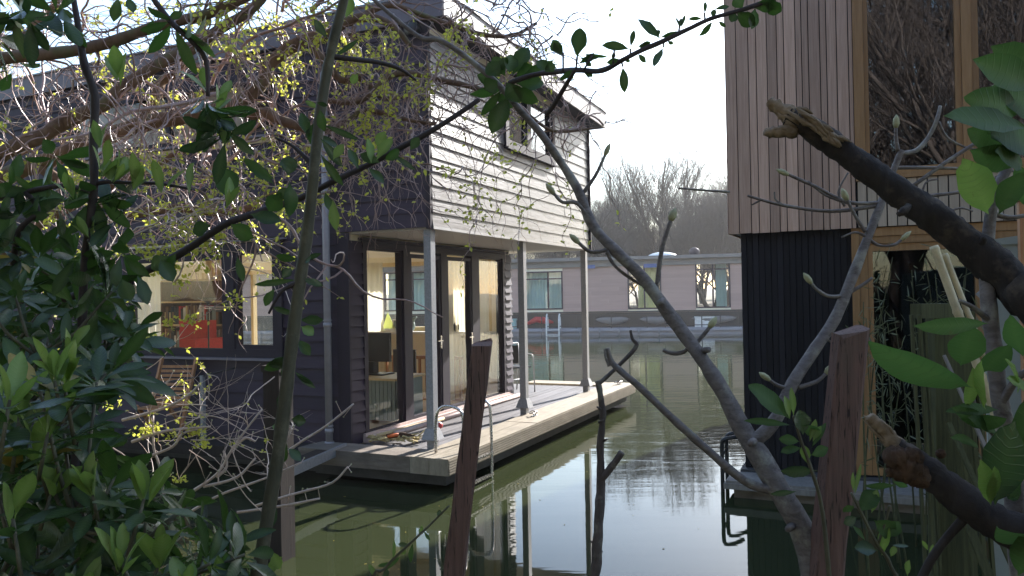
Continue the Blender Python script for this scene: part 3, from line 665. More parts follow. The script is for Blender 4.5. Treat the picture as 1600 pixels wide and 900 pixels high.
def boarding_ladder():
    T = thing('boarding_ladder', 'thin black ladder standing in the water at the corner of the slatted house', 'ladder', (2.98, .85, WL))
    for y in (.70, .98):
        m = MB(); q = smooth([(V((2.97, y, WL-.7)), .02), (V((2.97, y, -.1)), .02), (V((2.97, y, .10)), .02), (V((2.99, y, .17)), .02), (V((3.06, y+.08, .18)), .02), (V((3.13, y+.22, .18)), .02)], 4)
        m.tube([a for a, _ in q], .021, 8); m.build('rail', M['black'], T)
    for k in range(5): m = MB(); m.tube([(2.97, .70, .02-k*.2), (2.97, .98, .02-k*.2)], .014, 6); m.build('rung', M['black'], T)
boarding_ladder()
def bistro_chair():
    p = onz(806, 612, -.02); T = thing('bistro_chair', 'dark metal garden armchair standing at the far end of the deck', 'chair', p, R(60))
    m = MB(); m.box((-.2, -.2, .43), (.2, .2, .45)); m.build('seat', M['black'], T, True)
    m = MB(); m.box((-.19, .17, .48), (.19, .185, .80)); m.build('backrest', M['black'], T, True)
    for s in (-1, 1):
        m = MB(); q = smooth([(V((s*.23, -.25, 0)), .012), (V((s*.23, -.23, .4)), .012), (V((s*.23, -.21, .62)), .012), (V((s*.23, -.1, .66)), .012), (V((s*.23, .12, .66)), .012), (V((s*.22, .2, .64)), .012)], 4)
        m.tube([a for a, b in q], .012, 8); m.build('leg', M['galv'], T, True)
        m = MB(); m.tube([(s*.22, .28, 0), (s*.21, .2, .5), (s*.20, .19, .84)], .012, 8); m.build('leg', M['galv'], T, True)
    m = MB(); m.tube([(-.2, .19, .84), (.2, .19, .84)], .012, 8); m.tube([(-.22, .1, .2), (.22, .1, .2)], .008, 6); m.build('stretcher', M['galv'], T, True)
bistro_chair()
def cleat(p, label, rz):
    T = thing('mooring_cleat', label, 'cleat', p, rz, 'mooring fittings on the pale deck beam')
    m = MB(); m.box((-.06, -.03, 0), (.06, .03, .01)); m.tube([(-.03, 0, .01), (-.03, 0, .045)], .010, 8); m.tube([(.03, 0, .01), (.03, 0, .045)], .010, 8); m.tube([(-.10, 0, .055), (-.04, 0, .048), (.04, 0, .048), (.10, 0, .055)], .012, 8)
    m.build('horns', M['steel'], T, True)
    r = MB(); pts = [V((cos(t)*(.06+.01*sin(3*t)), sin(t)*.05+.02, .05+.012*sin(2*t))) for t in [i*.5 for i in range(14)]]; r.tube(pts, .007, 6); r.build('shackle', M['blackbark'], T, True)
p = onz(856, 651, .014); p.x = .16; cleat(p, 'dark mooring cleat on the pale beam between the middle and far posts', R(90))
p = onz(968, 601, .012); p.x = .2; cleat(p, 'mooring cleat on the pale beam at the far corner of the deck', R(70))
p = onz(758, 692, .014); p.x = .22; cleat(p, 'mooring cleat on the beam just behind the swim ladder', R(90))
p = onz(686, 671, -.02); m = MB(); m.ball(p+Z*.05, .05, 14, 0, (1, 1, .95)); m.ball(p+V((.0, 0, .085)), .03, 10, 1, (1, 1, .5)); tag(m.build('ball', [M['redpaint'], M['white']], loc=p), 'small red and white ball on the deck beside the near post', 'ball')
def debris():
    p = onz(606, 694, .01); T = thing('rope_pile', 'heap of straw coloured rope and driftwood on the near deck corner', 'rope pile', p)
    m = MB()
    for k in range(26):
        a = random.uniform(-.34, .22); c = p+V((a*.95, .18+a*.2+random.uniform(-.10, .10), .02)); pts = [c+V((random.uniform(-.14, .14), random.uniform(-.08, .08), random.uniform(-.012, .05))) for _ in range(4)]
        q = smooth([(x, 1) for x in pts], 4); m.tube([x for x, _ in q], random.uniform(.006, .013), 6)
    m.build('rope', M['straw'], T)
    m = MB(); m.tube([p+V((-.12, .16, .05)), p+V((.06, .2, .075)), p+V((.2, .26, .05))], [.03, .035, .02], 8, 0, .15); m.build('driftwood', M['burl'], T)
    m = MB(); m.tube([p+V((-.08, .12, .06)), p+V((.04, .16, .085))], [.02, .018], 8); m.build('float', M['orange'], T)
    m = MB(); m.tube([p+V((.15, .33, .0)), p+V((.22, .45, .10)), p+V((.25, .5, .0))], .012, 6); m.build('handle', M['straw'], T)
debris()
m = MB(); q0, q1 = V((-1.02, .35, .03)), V((-.90, 1.75, .03)); m.tube([q0, q1], .022, 8); tag(m.build('boat_hook', M['paleframe'], loc=q0), 'pale wooden pole lying along the glass doors on the deck', 'pole')

def folding_chair():
    p = ony(258, 655, -.42); T = thing('slatted_chair', 'wooden slatted folding chair on the shaded walkway below the left window', 'chair', V((p.x, -.42, -.03)), R(12))
    for k in range(9):
        m = MB(); z = .42+k*.055; y = .12+(z-.42)*.28; m.box((-.23, y, z), (.23, y+.016, z+.034)); m.build('back_slat', M['redwood'], T, True)
    for s in (-1, 1):
        m = MB(); m.bar((s*.25, .25-.33, 0), (s*.25, .29, .98), .03, .045, (0, 1, 0)); m.build('back_frame', M['redwood'], T, True)
        m = MB(); m.bar((s*.22, .22, 0), (s*.22, -.24, .44), .03, .04, (0, 1, 0)); m.build('leg', M['redwood'], T, True)
    m = MB(); [m.box((-.22, -.26+k*.06, .40), (.22, -.215+k*.06, .418)) for k in range(7)]; m.build('seat', M['redwood'], T, True)
folding_chair()
def handrail():
    p = ony(318, 690, -.60); T = thing('handrail', 'thin grey handrail post and cable on the left walkway edge', 'handrail', V((p.x, -.6, -.02)))
    m = MB(); m.box((p.x-.022, -.622, -.02), (p.x+.022, -.578, .80)); m.box((p.x-.05, -.65, -.015), (p.x+.05, -.55, -.005)); m.build('post', M['galv'], T)
    m = MB(); m.tube([(p.x+.5, -.6, .90), (p.x, -.6, .79), (p.x-1.2, -.6, .62), (p.x-2.6, -.6, .5)], .009, 6); m.build('cable', M['black'], T)
    m = MB(); m.box((p.x-2.62, -.622, -.02), (p.x-2.58, -.578, .53)); m.build('post', M['galv'], T)
handrail()
def gangplank():
    a, b = V((-1.36, -.52, 0)), onz(448, 737, -.02); a = onz(538, 699, -.01); b.z = a.z-.02
    T = thing('gangplank', 'pale grey gangplank running from the walkway towards the bank', 'gangplank', a)
    d = (b-a); d.normalize(); sd = V((d.y, -d.x, 0)).normalized()
    b = a+d*((onz(440, 741, -.02)-a).length)
    for k in range(2): m = MB(); m.bar(a+sd*(.05+k*.125), b+sd*(.05+k*.125), .118, .03); m.build('plank', M['pile'], T)
    m = MB(); m.bar(a-sd*.02, b-sd*.02, .03, .10); m.build('side_rail', M['galv'], T)
gangplank()
def pile():
    p = at(437, 760, 6.1); b = V((p.x, p.y, WL-.6)); T = thing('mooring_pile', 'weathered square mooring pile with a pale flat cap behind the leafy stem', 'mooring pile', b)
    t = at(430, 580, 6.1); m = MB(); m.bar((p.x, p.y, WL-.6), (p.x, p.y, t.z), .16, .16, (0, 1, 0)); m.build('post', M['pile'], T)
    m = MB(); m.box((p.x-.09, p.y-.09, t.z), (p.x+.09, p.y+.09, t.z+.05)); m.build('cap', M['pile'], T)
    m = MB(); m.tube([(p.x+.12, p.y, t.z-.4), (p.x+.16, p.y-.02, t.z-.43), (p.x+.12, p.y-.02, t.z-.47)], .012, 6); m.build('ring', M['black'], T)
pile()

# ================================================================== SLATTED HOUSE (right)
def slat_house():
    u0, v0, u1, v1, zt = 3.05, 1.07, 14.0, 9.5, 6.5
    H = thing('floating_house', 'tall house with brown vertical slats above black boards, right of the canal', 'house', (8.5, 5, WL))
    m = MB(); m.box((u0+.05, v0-.05, WL-.5), (u1, v1, -.19)); m.build('hull', M['concrete'], H)
    m = MB(); m.box((u0-.03, v0-.62, -.27), (u0+2.6, v0-.052, -.215)); m.box((u0-.01, v0-.6, -.215), (u0+2.5, v0-.35, -.19)); m.build('ledge', M['greywood'], H)
    m = MB(); m.box((u0+.06, v0-.56, WL-.05), (u0+2.3, v0-.50, -.275)); m.build('ledge_beam', M['beam_near'], H)
    ops = [(4.40-u0, 5.15-u0, 2.88, 5.95), (5.34-u0, 6.9-u0, 2.88, 5.95)]
    lops = [(4.40-3.14, 6.2-3.14, -.12, 2.05)]
    w = MB(); grid_wall(w, (u0, v0+.03, 0), X, -Y, u1-u0, 2.30, zt, .15, ops); w.box((u0, v0+.19, 2.30), (u0+.15, v1, zt)); w.box((u0+.15, v1-.15, 2.3), (u1, v1, zt)); w.box((u1-.15, v0+.19, 2.3), (u1, v1-.15, zt)); w.box((u0+.15, v0+.19, 2.3), (u1-.15, v1-.15, 2.45)); w.box((u0+.15, v0+.6, 2.45), (u1-.15, v0+.66, zt-.1)); w.build('upper_wall', M['blackmatt'], H)
    w = MB(); grid_wall(w, (3.14, v0+.08, 0), X, -Y, u1-3.14-.1, -.19, 2.29, .15, lops); w.box((3.14, v0+.24, -.19), (3.29, v1-.1, 2.29)); w.box((3.3, v0+1.6, -.1), (u1-.2, v0+1.7, 2.28)); w.build('lower_wall', M['blackmatt'], H)
    # slats left of the window, full height; irregular widths
    s = MB(); u = u0-.015; k = 0; wd = (.10, .115, .07, .10, .088, .06, .105, .05, .055, .10, .052, .085, .098, .05, .055, .053, .045, .07)
    while u < 4.25:
        w_ = min(wd[k % len(wd)], 4.262-u); s.box((u, v0-.03+random.uniform(-.004, .004), 2.285+random.uniform(-.003, .003)), (u+w_, v0-.005, zt-.02)); u += w_+.009; k += 1
    for j in range(60):
        y0 = v0-.01+j*.138
        if y0 < v1-.1: s.box((u0-.03, y0, 2.285), (u0-.005, y0+.125, zt-.02))
    s.build('slat_cladding', M['cedar'], H)
    s = MB(); u = 4.285; k = 0
    while u < 7.5: s.box((u, v0-.028, 2.29), (u+.076+.003*(k % 2), v0-.005, 2.745)); u += .088; k += 1
    s.build('slat_cladding', M['cedar_pale'], H)
    s = MB(); u = 7.0
    while u < u1: s.box((u, v0-.028, 2.75), (u+.08, v0-.005, zt-.02)); u += .093
    s.build('slat_cladding', M['cedar'], H)
    # lower black boards
    s = MB(); u = 3.14; k = 0
    while u < 4.19: s.box((u, v0+.048+.012*(k % 2), -.185), (u+.055, v0+.078, 2.282)); u += .061; k += 1
    s.build('lower_cladding', M['blackmatt'], H)
    # frames and panes
    f = MB()
    f.box((4.268, v0-.04, 2.75), (4.365, v0+.10, 6.0)); f.box((4.367, v0-.02, 2.86), (4.402, v0+.1, 5.95)); f.box((5.148, v0-.02, 2.86), (5.20, v0+.1, 5.95)); f.box((5.203, v0-.04, 2.86), (5.285, v0+.1, 5.95)); f.box((5.288, v0-.02, 2.86), (5.342, v0+.1, 5.95))
    f.box((4.367, v0-.045, 2.752), (6.95, v0+.1, 2.80)); f.box((4.367, v0-.03, 2.803), (6.95, v0+.1, 2.857)); f.box((4.367, v0-.03, 5.952), (6.95, v0+.1, 6.0)); f.box((6.9, v0-.03, 2.86), (6.98, v0+.1, 5.95))
    wn = f.build('window', M['oak'], H)
    for a, b in ((4.402, 5.148), (5.342, 6.9)):
        p = MB(); p.box((a, v0+.02, 2.858), (b, v0+.028, 5.951)); p.build('pane', M['pane_mirror'], wn)
    f = MB(); f.box((4.215, v0+.0, -.17), (4.285, v0+.16, 2.284)); f.box((4.288, v0+.015, -.17), (4.36, v0+.16, 2.284)); f.box((4.363, v0+.03, -.17), (4.405, v0+.16, 2.15))
    f.box((4.363, v0-.0, 2.20), (6.3, v0+.16, 2.282)); f.box((4.363, v0+.012, 2.125), (6.3, v0+.16, 2.197)); f.box((4.405, v0+.03, 2.05), (6.2, v0+.16, 2.122)); f.box((4.405, v0+.03, -.17), (6.2, v0+.16, -.10)); f.box((6.2, v0+.03, -.17), (6.3, v0+.16, 2.12)); f.box((5.28, v0+.03, -.1), (5.36, v0+.16, 2.05))
    dr = f.build('door', M['oak'], H)
    for a, b in ((4.405, 5.28), (5.36, 6.2)): p = MB(); p.box((a, v0+.09, -.1), (b, v0+.098, 2.05)); p.build('pane', M['pane_dark'], dr)
    m = MB(); m.box((u0-.06, v0-.06, zt), (u1+.06, v1+.06, zt+.14)); m.build('roof', M['roofing'], H)
    m = MB(); m.box((4.20, v0+.045, .95), (4.214, v0+.0, 1.12)); m.build('handle', M['black'], dr)
slat_house()

# ================================================================== FAR HOUSEBOAT
def farloc(px, py):
    d = ray(px, py); t = (FAR_O-CAM).dot(_fy)/d.dot(_fy); p = CAM+d*t-FAR_O; return p.dot(_fx), p.z
def far_boat():
    B = thing('houseboat', 'long low mauve brown houseboat moored across the canal', 'houseboat', FAR_O, FAR_RZ)
    xl, xr = farloc(360, 450)[0], farloc(1330, 450)[0]
    zz = lambda py, px=1000: farloc(px, py)[1]
    zr, zb, zw = zz(400.5), zz(417), zz(486)
    zd = zz(511)
    wins = [(1086, 1142, 408, 481, 'curtain_teal'), (980, 1034, 413, 483, 'curtain_lime'), (818, 880, 424, 484, 'curtain_teal'), (600, 690, 425, 486, 'curtain_teal'), (480, 560, 425, 486, 'curtain_teal'), (1200, 1270, 405, 481, 'curtain_teal')]
    ops = []
    for a, b, c, d, cur in wins:
        u, zt_ = farloc(a, c); w, zb_ = farloc(b, d); zt_ = farloc((a+b)/2, c)[1]; zb_ = farloc((a+b)/2, d)[1]
        ops.append((u-xl, w-xl, zb_, zt_))
    m = MB(); grid_wall(m, (xl, 0, 0), X, -Y, xr-xl, zd, zr-.45, .2, ops); grid_wall(m, (xl, 5.5, 0), X, Y, xr-xl, zd, zr-.45, .2, [(a-.6, b+.6, c-.6, d) for a, b, c, d in ops]); m.box((xl, .2, zd), (xl+.2, 5.3, zr-.45)); m.box((xr-.2, .2, zd), (xr, 5.3, zr-.45)); m.build('wall', M['plaster'], B, True)  # unseen back openings added so sun lights the curtains from behind
    m = MB(); siding(m, (xl, 0, 0), X, -Y, xr-xl, zw+.02, zr-.44, .2, ops, .025); m.build('siding', M['mauvewall'], B, True)
    m = MB(); m.box((xl-.2, -.42, zr-.16), (xr+.2, 5.7, zr)); m.build('roof', M['greyband'], B, True)
    m = MB(); m.box((xl, -.14, zr-.47), (xr, 0.02, zr-.17)); m.build('roof_band', M['greyband'], B, True)
    m = MB(); m.box((xl-.3, -1.0, zd-.14), (xr+.3, 5.6, zd)); m.box((xl-.2, -.85, -.5), (xr+.2, 5.5, zd-.14)); m.build('hull', M['hullgrey'], B, True)
    m = MB(); m.box((xl, -.06, zw-.06), (xr, -.0, zw+.015)); m.box((xl, -.02, zd), (xr, -.001, zw-.065)); m.build('base_band', M['black'], B, True)
    for i, (o, w) in enumerate(zip(ops, wins)):
        f = MB(); frame(f, (xl, 0, 0), X, -Y, o[0], o[1], o[2], o[3], .07, .15, .04); c = (o[0]+o[1])/2+(.0 if i != 2 else .25)
        f.box((xl+c-.04, -.035, o[2]+.07), (xl+c+.04, .1, o[3]-.07))
        if i != 1: f.box((xl+o[0]+.07, -.033, o[3]-.42), (xl+o[1]-.07, .1, o[3]-.36))
        wo = f.build('window', M['dark_trim'], B, True)
        p = MB(); quad(p, (xl, 0, 0), X, -Y, o[0]+.07, o[1]-.07, o[2]+.07, o[3]-.07, -.02); p.build('pane', M['pane'], wo, True)
        n = 40; c = MB(); vs = []
        a0, a1 = (o[0]+.1, o[1]-.1) if i not in (1, 0) else ((o[0]+.5, o[0]+1.5) if i == 1 else (o[0]+(o[1]-o[0])*.6, o[1]-.15))
        for z in (o[3]+.05, o[2]-.1):
            for k in range(n+1): vs.append((xl+a0+(a1-a0)*k/n, .35+.04*sin(k*1.9), z))
        c.add(vs, [(k, k+1, n+2+k, n+1+k) for k in range(n)], 0, True); c.build('curtain', M[w[4]], wo, True)
    for a, b, z0, z1 in ((914, 930, 420, 414), (1006, 1026, 418.5, 412)):
        u, h0 = farloc(a, z0); w, h1 = farloc(b, z1); m = MB(); m.box((u, -.17, h0), (w, -.141, h1)); m.build('blue_panel', M['bluepanel'], B, True)
    # railing
    p0, z1 = farloc(818, 491)[0], zz(491)
    m = MB(); m.box((xl, -.93, z1-.03), (xr, -.89, z1+.02)); m.box((xl, -.93, zd+.1), (xr, -.89, zd+.14)); rl = m.build('railing', M['black'], B, True)
    for k in range(22):
        x = farloc(930, 500)[0]+(k-9)*.86*1.0
        m = MB(); m.box((x-.025, -.925, zd), (x+.025, -.895, z1)); m.build('post', M['black'], rl, True)
    for k in range(26):
        x = xl+.4+k*.95; m = MB(); m.tube([(x, -1.03, zd-.02), (x, -1.05, zd-.30)], .035, 6); m.build('fender', M['galv'], B, True)
    return xl, xr, zr, zd
FXL, FXR, FZR, FZD = far_boat()
def far_things():
    u = farloc(1035, 400)[0]; p = farpt(u, 2.2, FZR)
    m = MB(); m.ball((0, 0, 0), .78, 16, 0, (1, .8, .34)); m.box((-.8, -.62, -.06), (.8, .62, .03), 1)
    o = m.build('skylight_dome', [M['white'], M['galv']], loc=(0, 0, 0)); o.location = p+Z*.03; o.rotation_euler.z = FAR_RZ; tag(o, 'white domed skylight on the roof of the far houseboat', 'skylight')
    u = farloc(1087, 400)[0]; p = farpt(u, 1.6, FZR); T = thing('chimney_cowl', 'black round chimney cowl on the roof of the far houseboat', 'chimney', p, FAR_RZ)
    m = MB(); m.tube([(0, 0, 0), (0, 0, .14)], .22, 12); m.build('collar', M['black'], T, True); m = MB(); m.ball((0, 0, .22), .28, 14, 0, (1, 1, .85)); m.build('cap', M['dark_trim'], T, True)
    for k, (a, b, c, mt) in enumerate(((932, 985, 'long grey kayak on the walkway of the far houseboat, leftmost of three', 'greyband'), (1000, 1055, 'grey kayak in the middle of the far walkway', 'greyband'), (1080, 1150, 'grey kayak on the far walkway below the right window', 'greyband'))):
        x0, x1 = farloc(a, 500)[0], farloc(b, 500)[0]; L = x1-x0; m = MB(); n = 10
        pts = [V((x0+L*i/n, -.5, .02*abs(i-n/2))) for i in range(n+1)]; m.tube([V((p_.x, p_.y, FZD+.32+p_.z)) for p_ in pts], [.01+.22*sin(pi*i/n)**.6*.8 for i in range(n+1)], 8)
        o = m.build('kayak', M[mt]); o.location = FAR_O; o.rotation_euler.z = FAR_RZ; tag(o, c, 'kayak', 'kayaks on the far walkway')
    for px, mt, lab, cat in ((842, 'redpaint', 'red folded canopy lying on the far walkway beside the white ladder', 'canopy'), (795, 'curtain_teal', 'pale blue storage box on the far walkway at its left end', 'box'), (1100, 'white', 'white crate stacked behind the railing of the far houseboat', 'crate')):
        x = farloc(px, 500)[0]; m = MB()
        if cat == 'canopy': m.tube([(-.5, 0, .25), (-.1, .05, .45), (.3, 0, .4), (.8, 0, .3)], [.08, .14, .2, .05], 8, 0, .15)
        else: m.box((-.45, -.22, 0), (.45, .22, .42)); m.box((-.47, -.24, .42), (.47, .24, .5)); m.box((-.4, -.235, .1), (.4, -.221, .3))
        o = m.build({'canopy': 'folded_canopy', 'box': 'storage_box', 'crate': 'crate'}[cat], M[mt]); o.location = farpt(x, -.42, FZD); o.rotation_euler.z = FAR_RZ; tag(o, lab, cat)
    x0, z0 = farloc(859, 499); x1 = farloc(867, 499)[0]
    T = thing('pool_ladder', 'white hooped swim ladder on the side of the far houseboat', 'ladder', farpt(x0, -1, FZD), FAR_RZ)
    for k in (0, .62):
        m = MB(); q = smooth([(V((k, .35, 0)), .03), (V((k, .33, .45)), .03), (V((k, .1, .72)), .03), (V((k, -.18, .45)), .03), (V((k, -.22, -.2)), .03), (V((k, -.22, -1.0)), .03)], 5); m.tube([a for a, _ in q], .035, 7); m.build('rail', M['white'], T, True)
    for k in range(3): m = MB(); m.tube([(0, -.22, -.05-k*.25), (.62, -.22, -.05-k*.25)], .02, 6); m.build('rung', M['white'], T, True)
far_things()

# ================================================================== TREES
def bare_tree(seed, h, spread, stems=3, ml=5, upr=.5, tw=.012):
    rs = random.Random(seed); tk, tg = MB(), MB()
    def grow(p, d, L, r, lv):
        n = 4 if lv < 4 else 2; pts = [p]; q = p.copy(); dd = d.copy()
        for i in range(n):
            dd = (dd+V((rs.gauss(0, .13), rs.gauss(0, .13), rs.gauss(0, .08)+.06*upr))).normalized(); q = q+dd*(L/n); pts.append(q)
        rr = [r*(1-.45*i/n) for i in range(n+1)]
        (tk if lv < 2 else tg).tube(pts, [max(x, tw*.6) for x in rr], 6 if lv < 2 else (4 if lv < 3 else 3), 0, 0, lv < 2)
        if lv >= ml: return
        k = (5, 5, 5, 4, 3)[min(lv, 4)]
        for j in range(k):
            t = .25+.75*(j+rs.random())/k; i = min(int(t*n), n-1); b = pts[i].lerp(pts[i+1], t*n-i)
            az = rs.uniform(0, 2*pi); side = V((cos(az), sin(az), rs.uniform(-.1, .5))); nd = (dd*(.75+.3*upr)+side*spread).normalized()
            grow(b, nd, L*rs.uniform(.5, .72), max(r*.5*(1-.35*t), tw*.6), lv+1)
        grow(q, dd, L*.62, r*.55, lv+1)
    for s in range(stems):
        a = rs.uniform(0, 6.28); d = V((cos(a)*.22, sin(a)*.22, 1)).normalized(); grow(V((cos(a)*.15, sin(a)*.15, 0)), d, h*.36, h*.014, 0)
    return tk, tg
def place_tree(name, parts, mat, loc, label, group, rz=0, sc=1, proto=None):
    if proto is None:
        T = thing(name, label, 'tree', (0, 0, 0), 0, group); parts[0].build('trunk', mat[0], T); parts[1].build('crown', mat[1], T)
    else: T = copy_tree(proto); tag(T, label, 'tree', group)
    T.location = loc; T.rotation_euler.z = rz; T.scale = (sc, sc, sc*1.05); return T
protos = [(bare_tree(11, 9.8, .75, 2, 5, .7, .007), .9), (bare_tree(23, 12, .5, 2, 5, .9, .007), 1.0), (bare_tree(5, 9, .9, 3, 5, .6, .007), .9)]
def far_trees():
    rs = random.Random(3); first = {}
    spec = [(938, 9, 0, 1.0, 'bushy bare tree on the far bank just right of the dark houseboat'), (968, 12, 2, 1.0, 'dense bare tree on the far bank, second from the dark houseboat'),
            (1000, 15, 2, .8, 'low bare tree in the dip of the far tree line'), (1045, 11, 1, 1.12, 'tall slender bare tree above the white skylight dome'),
            (1082, 13, 1, 1.15, 'tall bare tree behind the black chimney cowl'), (1112, 10, 0, 1.1, 'broad bare tree on the far bank near the slatted house'),
            (1135, 14, 2, 1.25, 'tallest bare tree on the far bank, partly hidden by the slatted house'), (1165, 11, 0, 1.2, None), (905, 14, 0, .95, None), (870, 11, 2, .9, None), (830, 12, 0, .9, None), (780, 12, 1, .9, None), (1020, 22, 0, .9, None), (955, 24, 1, .9, None), (1095, 24, 2, 1.2, None), (1130, 28, 1, 1.25, None)]
    g = 'bare trees on the far bank'
    for px, b, k, sc, lab in spec:
        a = farloc(px, 430)[0]*(39.6+b)/39.6*1.0
        d = ray(px, 440); t = (farpt(0, b)-CAM).dot(_fy)/d.dot(_fy); p = CAM+d*t; p.z = .35
        lab = lab or 'bare tree of the far bank hidden low behind other trees'
        T = place_tree('bare_tree', protos[k][0], (M['fartree'], M['fartree']), p, lab, g, rs.uniform(0, 6.28), sc*.97, first.get(k)); first.setdefault(k, T)
    # the wood farther back reads as one mass
    m = MB()
    for i in range(10):
        px = 560+i*70+rs.uniform(-10, 10); d = ray(px, 440); b = rs.uniform(30, 60); t = (farpt(0, b)-CAM).dot(_fy)/d.dot(_fy); p = CAM+d*t; p.z = .4
        tk, tg = bare_tree(100+i, rs.uniform(5, 7)*(1.7 if px > 1100 else 1), .9, 3, 4)
        for q in (tk, tg): m.add([(x*1.15+p.x, y*1.15+p.y, z+p.z) for x, y, z in q.v], q.f, 0, True)
    tag(m.build('woodland', M['fartree']), 'hazy mass of bare woodland behind the far bank trees', 'woodland', None, 'stuff')
    # bank woodland behind the photographer, seen in the window panes
    m = MB(); rs = random.Random(9)
    for i in range(40):
        x = -24+i*1.35+rs.uniform(-1, 1); y = rs.uniform(-26, -13); tk, tg = bare_tree(200+i, rs.uniform(16, 24), .8, 2, 4, 1.1, .011)
        for q in (tk, tg): m.add([(a+x, b+y, c+bank_z(x, y)-.1) for a, b, c in q.v], q.f, 0, True)
    tag(m.build('bank_woodland', M['banktree']), 'sunlit bare woodland on the near bank, mirrored in the windows', 'woodland', None, 'stuff')
far_trees()
def left_tree():
    p = at(35, 420, 19); p.z = .2; tk, tg = bare_tree(77, 9.6, .9, 2, 5, .5, .01)
    lf = MB(); rs = random.Random(4)
    for i in range(4200):
        a = tg.v[rs.randrange(len(tg.v))]; b = V(a)+V((rs.gauss(0, .05), rs.gauss(0, .05), rs.gauss(0, .05))); lf.leaf(b, b+V((rs.gauss(0, .04), rs.gauss(0, .04), rs.gauss(0, .04))), rv(), .035, st=((.4, 1), (1, .1)))
    T = thing('budding_tree', 'pale budding tree standing behind the left end of the dark houseboat', 'tree', (0, 0, 0))
    tk.build('trunk', M['paletwig'], T); tg.build('branches', M['paletwig'], T); lf.build('crown', M['catkin'], T); T.location = p; T.scale = (1, 1, 1)
left_tree()

# ================================================================== NEAR PLANTS
TOCAM = lambda p: (CAM-p).normalized()
def rosette(mb, c, axis, n, L, sp=(40, 80), wr=.34, mat=0, bend=.12, fold=.2, jit=.25):
    axis = V(axis).normalized(); a = axis.orthogonal().normalized(); b = axis.cross(a); ph = random.uniform(0, 6.28)
    for i in range(n):
        w = ph+i*2.4+random.uniform(-.3, .3); s = R(random.uniform(*sp)); r = a*cos(w)+b*sin(w)
        d = axis*cos(s)+r*sin(s)+V((0, 0, -.1*random.random())); l = L*random.uniform(1-jit*1.4, 1+jit*.6); base = c-axis*random.uniform(0, .03)+d.normalized()*.006
        mb.leaf(base, base+d.normalized()*l, axis*sin(s)-r*cos(s)+rv(.25), l*wr*random.uniform(.8, 1.15), mat, fold*random.uniform(.5, 1.3), bend*random.uniform(.2, 1.8), twist=random.uniform(-.5, .5))
def shoot(mb, c, axis, n, L, mat=0): rosette(mb, c, axis, n, L, (8, 34), .36, mat, .1, .3)
LST = ((.08, .10), (.18, .36), (.3, .66), (.42, .88), (.54, 1.), (.66, .99), (.78, .82), (.88, .55), (.96, .22), (1, .03))
def pleaf(mb, b, t, D, w, mat=0, tilt=.3, D2=None, bend=.1, fold=.26):
    """a leaf seen at a known place: base and tip in photo pixels, depth D"""
    p, q = at(*b, D), at(*t, D2 or D); n = TOCAM(p)+rv(tilt); mb.leaf(p, q, n, w*D/F*1.06, mat, fold*random.uniform(.5, 1.6), bend*random.uniform(.3, 2.2), .1, random.uniform(-.5, .5), LST)
def inside(x, y, poly):
    r = False; j = len(poly)-1
    for i in range(len(poly)):
        (xi, yi), (xj, yj) = poly[i], poly[j]
        if (yi > y) != (yj > y) and x < (xj-xi)*(y-yi)/(yj-yi)+xi: r = not r
        j = i
    return r

